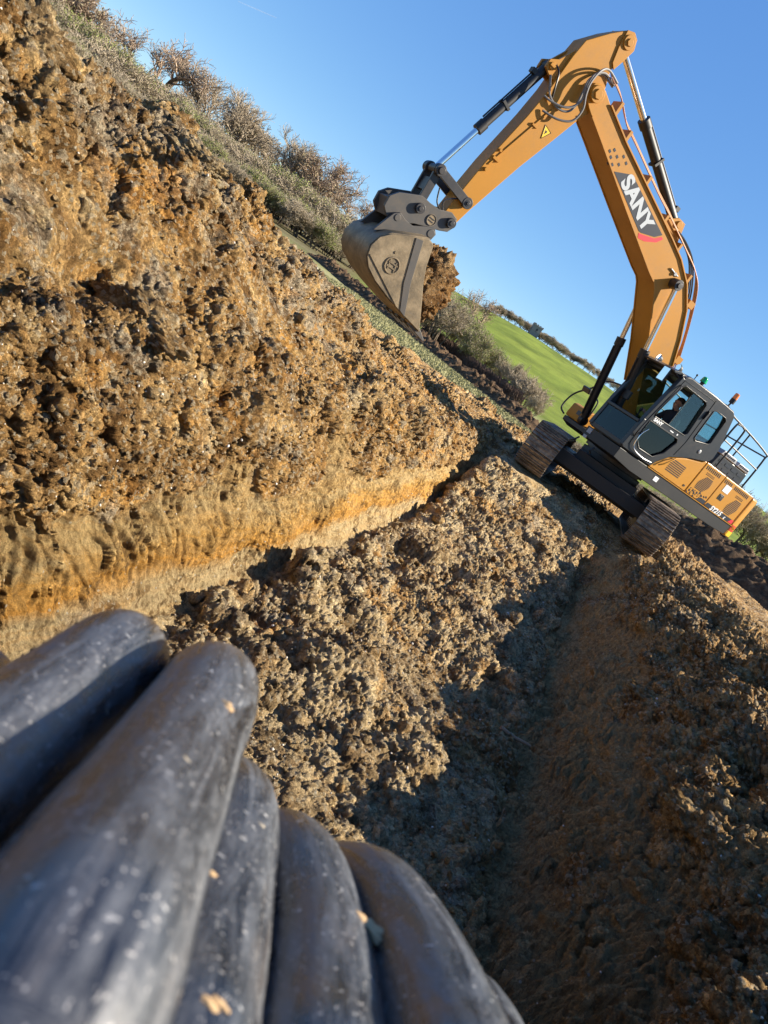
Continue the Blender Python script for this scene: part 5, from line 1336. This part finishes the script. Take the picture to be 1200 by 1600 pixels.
# tall trees standing out of the wood: bearing, elevation of the top, kind, label
def top_to_h(el, dist, z0): return 1.25 + math.tan(R(el)) * dist - z0
wood = [(-46.5, 3.2, 'round', 'olive-brown tree at the left end of the wood, behind the top of the spoil bank'),
        (-44.3, 3.6, 'ivy', 'dense brown tree near the left end of the wood'),
        (-42.2, 3.0, 'ash', 'thin pale tree between the dense brown tree and the spreading bare tree'),
        (-40.2, 3.6, 'oak', 'small bare reddish tree left of the fan-shaped bare tree'),
        (-37.7, 4.4, 'oak', 'bare tree with a clear round fan of branches against the sky, above the bank crest'),
        (-35.2, 3.9, 'ash', 'pale upright bare tree just right of the fan-shaped one'),
        (-33.2, 4.2, 'ash', 'tall pale feathery bare tree in the middle of the wood'),
        (-31.2, 3.5, 'round', 'olive tree filling the dip in the middle of the wood'),
        (-29.0, 4.0, 'ash', 'grey bare tree standing up to the right of the dip in the wood'),
        (-27.3, 3.8, 'ivy', 'brown twiggy tree between two grey bare trees near the right end of the wood'),
        (-25.6, 4.5, 'oak', 'tallest reddish bare tree near the right end of the wood'),
        (-24.0, 3.4, 'oak', 'bare spreading tree at the right-hand edge of the wood, left of the bucket'),
        (-22.9, 1.9, 'round', 'low bushy tree ending the wood just behind the bucket')]
for az, el, kd, lb in wood:
    d = 118 + random.uniform(-8, 8); z0 = float(hill(np.array([d * math.sin(R(az))]), np.array([d * math.cos(R(az))]))[0])
    plant(kd, 'bare_tree', az, d, top_to_h(el + 1.0, d, z0), 0, lb, 'tree', G1, wide=1.25)
# bushes closing the foot of the wood
azs = np.concatenate([np.arange(-49, -22.4, .8), np.arange(-47, -22.8, 1.1)])
for i, az in enumerate(azs):
    d = (102 if i < 34 else 86) + random.uniform(-5, 5); el = np.interp(az, [-49, -42, -36, -30, -26, -23], [2.7, 2.7, 2.7, 2.4, 2.9, 2.1]) * (1 if i < 34 else .55) + random.uniform(-.35, .35)
    z0 = float(hill(np.array([d * math.sin(R(az))]), np.array([d * math.cos(R(az))]))[0])
    kd = ('scrub', 'bush', 'willow')[(i * 2) % 3] if az < -30 else ('willow', 'scrub')[i % 2]
    plant(kd, 'bush', az, d, top_to_h(el, d, z0), 0, 'tangled brown and olive bush in the thicket at the foot of the wood', 'bush', 'bushes at the foot of the wood', wide=1.5)
# middle distance, behind the grass strip
mid = [(-15.6, 48, 1.6, 'scrub', 1.0, 'brown twiggy bush half hidden behind the bucket and its load'),
       (-14.3, 46, 3.0, 'bush', 1.1, 'large brown-green bush just right of the loaded bucket'),
       (-12.9, 49, 2.2, 'willow', 1.0, 'upright greenish bush below the lone bare tree'),
       (-11.4, 45, 1.7, 'willow', 1.0, 'leafy green bush in front of the sloping field'),
       (-10.0, 46, 1.4, 'willow', .9, 'smaller green bush right of the leafy one'),
       (-8.2, 44, 1.5, 'bush', .9, 'bare twiggy bush before the bright green field'),
       (-6.6, 41, 1.2, 'scrub', 1.0, 'low brown bush near the end of the grass strip'),
       (-5.5, 38, .3, 'bush', .7, 'thin bare bush with long twigs beside the left track')]
for az, d, el, kd, wd, lb in mid: plant(kd, 'bush', az, d, top_to_h(el, d, 0), 0, lb, 'bush', G3, wide=wd)
plant('oak', 'bare_tree', -12.9, 85, top_to_h(4.3, 85, 1.0), 0, 'lone dark bare tree against the sky right of the loaded bucket', 'tree', None)
plant('oak', 'bare_tree', -16.8, 95, top_to_h(3.2, 95, 1.3), 0, 'bare tree just showing above the load of clay in the bucket', 'tree', None)
# ridge trees
rg_ = [(-11.9, 3.3), (-11.2, 3.4), (-10.6, 3.35), (-10.1, 3.5), (-9.6, 3.55), (-9.15, 3.45), (-8.35, 3.35), (-7.9, 3.2), (-7.4, 3.35), (-6.9, 3.25), (-6.4, 3.3), (-5.9, 3.3), (-5.4, 3.35), (-4.95, 3.8), (-4.4, 3.6), (-3.8, 3.75), (-3.2, 3.85), (-2.5, 3.7), (-1.8, 3.8), (-1.0, 3.7), (-.2, 3.6), (.7, 3.7), (1.6, 3.5)]
for i, (az, el) in enumerate(rg_):
    d = 380 + random.uniform(-12, 12); x, y = d * math.sin(R(az)), d * math.cos(R(az)); z0 = float(hill(np.array([x]), np.array([y]))[0])
    kd = 'round' if az > -5.2 else ('bush', 'scrub', 'round')[i % 3]
    plant(kd, 'ridge_tree', az, d, max(5.5, top_to_h(el, d, z0)), 0, 'grey bare tree on the ridge, seen right behind the boom foot' if az > -2.9 else ('tall grey bare tree on the ridge left of the black boom cylinder' if az > -5.2 else 'small dark tree on the distant ridge near the church tower'), 'tree',
          'grey trees behind the boom foot' if az > -2.9 else ('tall grey ridge trees' if az > -5.2 else G2), wide=1.5 if az < -5.2 else 1.3)
# behind the excavator on the right
right = [(7.4, 66, 2.2, 'bush', 'bare bush behind the handrails of the excavator'), (9.4, 62, 3.4, 'bush', 'tall bare thicket behind the rear handrail, highest of those by the machine'),
         (10.9, 64, 2.9, 'bush', 'bare grey bush right of the rear handrail'), (12.4, 66, 2.3, 'scrub', 'brown bush at the right edge above the counterweight'), (14.2, 66, 2.2, 'scrub', 'brown bush at the far right edge of the field')]
for az, d, el, kd, lb in right:
    z0 = float(hill(np.array([d * math.sin(R(az))]), np.array([d * math.cos(R(az))]))[0]); plant(kd, 'bush', az, d, top_to_h(el, d, z0), 0, lb, 'bush', G4, wide=.9)
for i, (az, d, el) in enumerate([(-2.2, 31, -.9), (-.8, 31, -.7), (.6, 31, -.8), (2.6, 31, -.7), (4.4, 31, -.5), (5.6, 31, -.4), (6.8, 31, -.3), (8.0, 31, -.4), (9.1, 31, -.5), (10.2, 31, -.8), (11.2, 32, -.7), (12.6, 33, -.5), (14.0, 33, -.3)]):
    plant('scrub', 'scrub_bush', az, d, 1.25 + math.tan(R(el)) * d, 0, 'low brown-green scrub under the belly and tail of the excavator', 'bush', 'low scrub behind the tracks', wide=1.3)
plant('blossom', 'blossom_bush', 12.0, 27.5, 1.25 - .2, 0, 'white blossom bush at the right edge, below the counterweight', 'bush', None, wide=1.3)
plant('blossom', 'blossom_bush', 13.4, 28.5, 1.25 + .05, 0, 'white blossom bush cut by the right edge of the picture', 'bush', None, wide=1.2)

# clipped hedge beyond the dark heap
def hedge():
    root = empty('hedge', (-9.0, 44.0, 0)); tag(root, 'long clipped leafless hedge of purplish-brown twigs beyond the dark topsoil heap', 'hedge')
    r = np.random.default_rng(5); A = np.array([-13.6, 49.5]); B = np.array([-4.6, 38.5]); n = 9000
    t_ = r.random(n); c = A + (B - A) * t_[:, None]; nrm = np.array([B[1] - A[1], -(B[0] - A[0])]); nrm = nrm / np.linalg.norm(nrm)
    off = r.uniform(-.42, .42, n); p0 = np.stack([c[:, 0] + nrm[0] * off * .5, c[:, 1] + nrm[1] * off * .5, r.uniform(0, .55, n)], 1); hgt = .84 + .06 * np.sin(t_ * 40)
    p1 = p0 + np.stack([r.normal(0, .10, n) + nrm[0] * off * .4, r.normal(0, .10, n) + nrm[1] * off * .4, r.uniform(.2, .5, n)], 1); p1[:, 2] = np.minimum(p1[:, 2], hgt)
    Vv, F = sticks(np.concatenate([p0, p1, np.full((n, 1), .012), np.full((n, 1), .007)], 1)); Vv[:, 0] += 9; Vv[:, 1] -= 44
    np_mesh('crown', Vv, F, bark('hedge_twigs', (.085, .058, .045), (.17, .12, .095)), root, smooth=False)
    k = 60; q = A + (B - A) * np.linspace(0, 1, k)[:, None]; S = np.concatenate([np.stack([q[:, 0] + 9, q[:, 1] - 44, np.full(k, -.05)], 1), np.stack([q[:, 0] + 9, q[:, 1] - 44, np.full(k, .5)], 1), np.full((k, 1), .03), np.full((k, 1), .02)], 1)
    Vv, F = sticks(S, 5); np_mesh('trunk', Vv, F, BK, root)
hedge()
# church tower on the ridge
def church():
    az, d = -8.75, 372; x, y = d * math.sin(R(az)), d * math.cos(R(az)); z = float(hill(np.array([x]), np.array([y]))[0])
    root = empty('church_tower', (x, y, z), R(20)); tag(root, 'small grey stone church tower among the trees on the ridge', 'tower')
    st = paint('grey_flint_wall', (.26, .25, .24), .9, dirt=.3); top = 1.25 + math.tan(R(3.75)) * d - z
    m = MB(); m.box((0, 0, top / 2 - .3), (4.4, 4.4, top + .4)); m.box((0, 0, top * .55), (4.7, 4.7, .25)); m.build('tower_wall', st, root, .04)
    m = MB(); m.box((0, 0, top + .05), (4.8, 4.8, .3))
    for i in (-2, -.67, .67, 2):
        for j in (-2, 2): m.box((i, j * 1.08, top + .5), (.7, .4, .65)); m.box((j * 1.08, i, top + .5), (.4, .7, .65))
    m.build('parapet', st, root, .03)
    for a in range(4):
        mt = Matrix.Rotation(a * math.pi / 2, 4, 'Z'); m = MB(); m.prism([(-.5, top - 2.6), (-.5, top - 1.3), (0, top - .8), (.5, top - 1.3), (.5, top - 2.6)], 2.19, 2.23); m.v = [tuple(mt @ Vector(q)) for q in m.v]; m.build('belfry_window', M['decal'], root)
church()
# vapour trail, far up
m = MB(); a = pix(372, 2, 5200); b = pix(432, 28, 5200); m.tube([a, (a + b) / 2, b], [2.0, 3.2, 2.2], 8)
tr_ = NT('vapour'); tr_.set(Base_Color=(.9, .9, .9), Roughness=1.0, Alpha=.12)
tag(m.build('vapour_trail', tr_.m), 'faint short white vapour trail in the blue sky near the top', 'vapour trail')
#@END_TREES
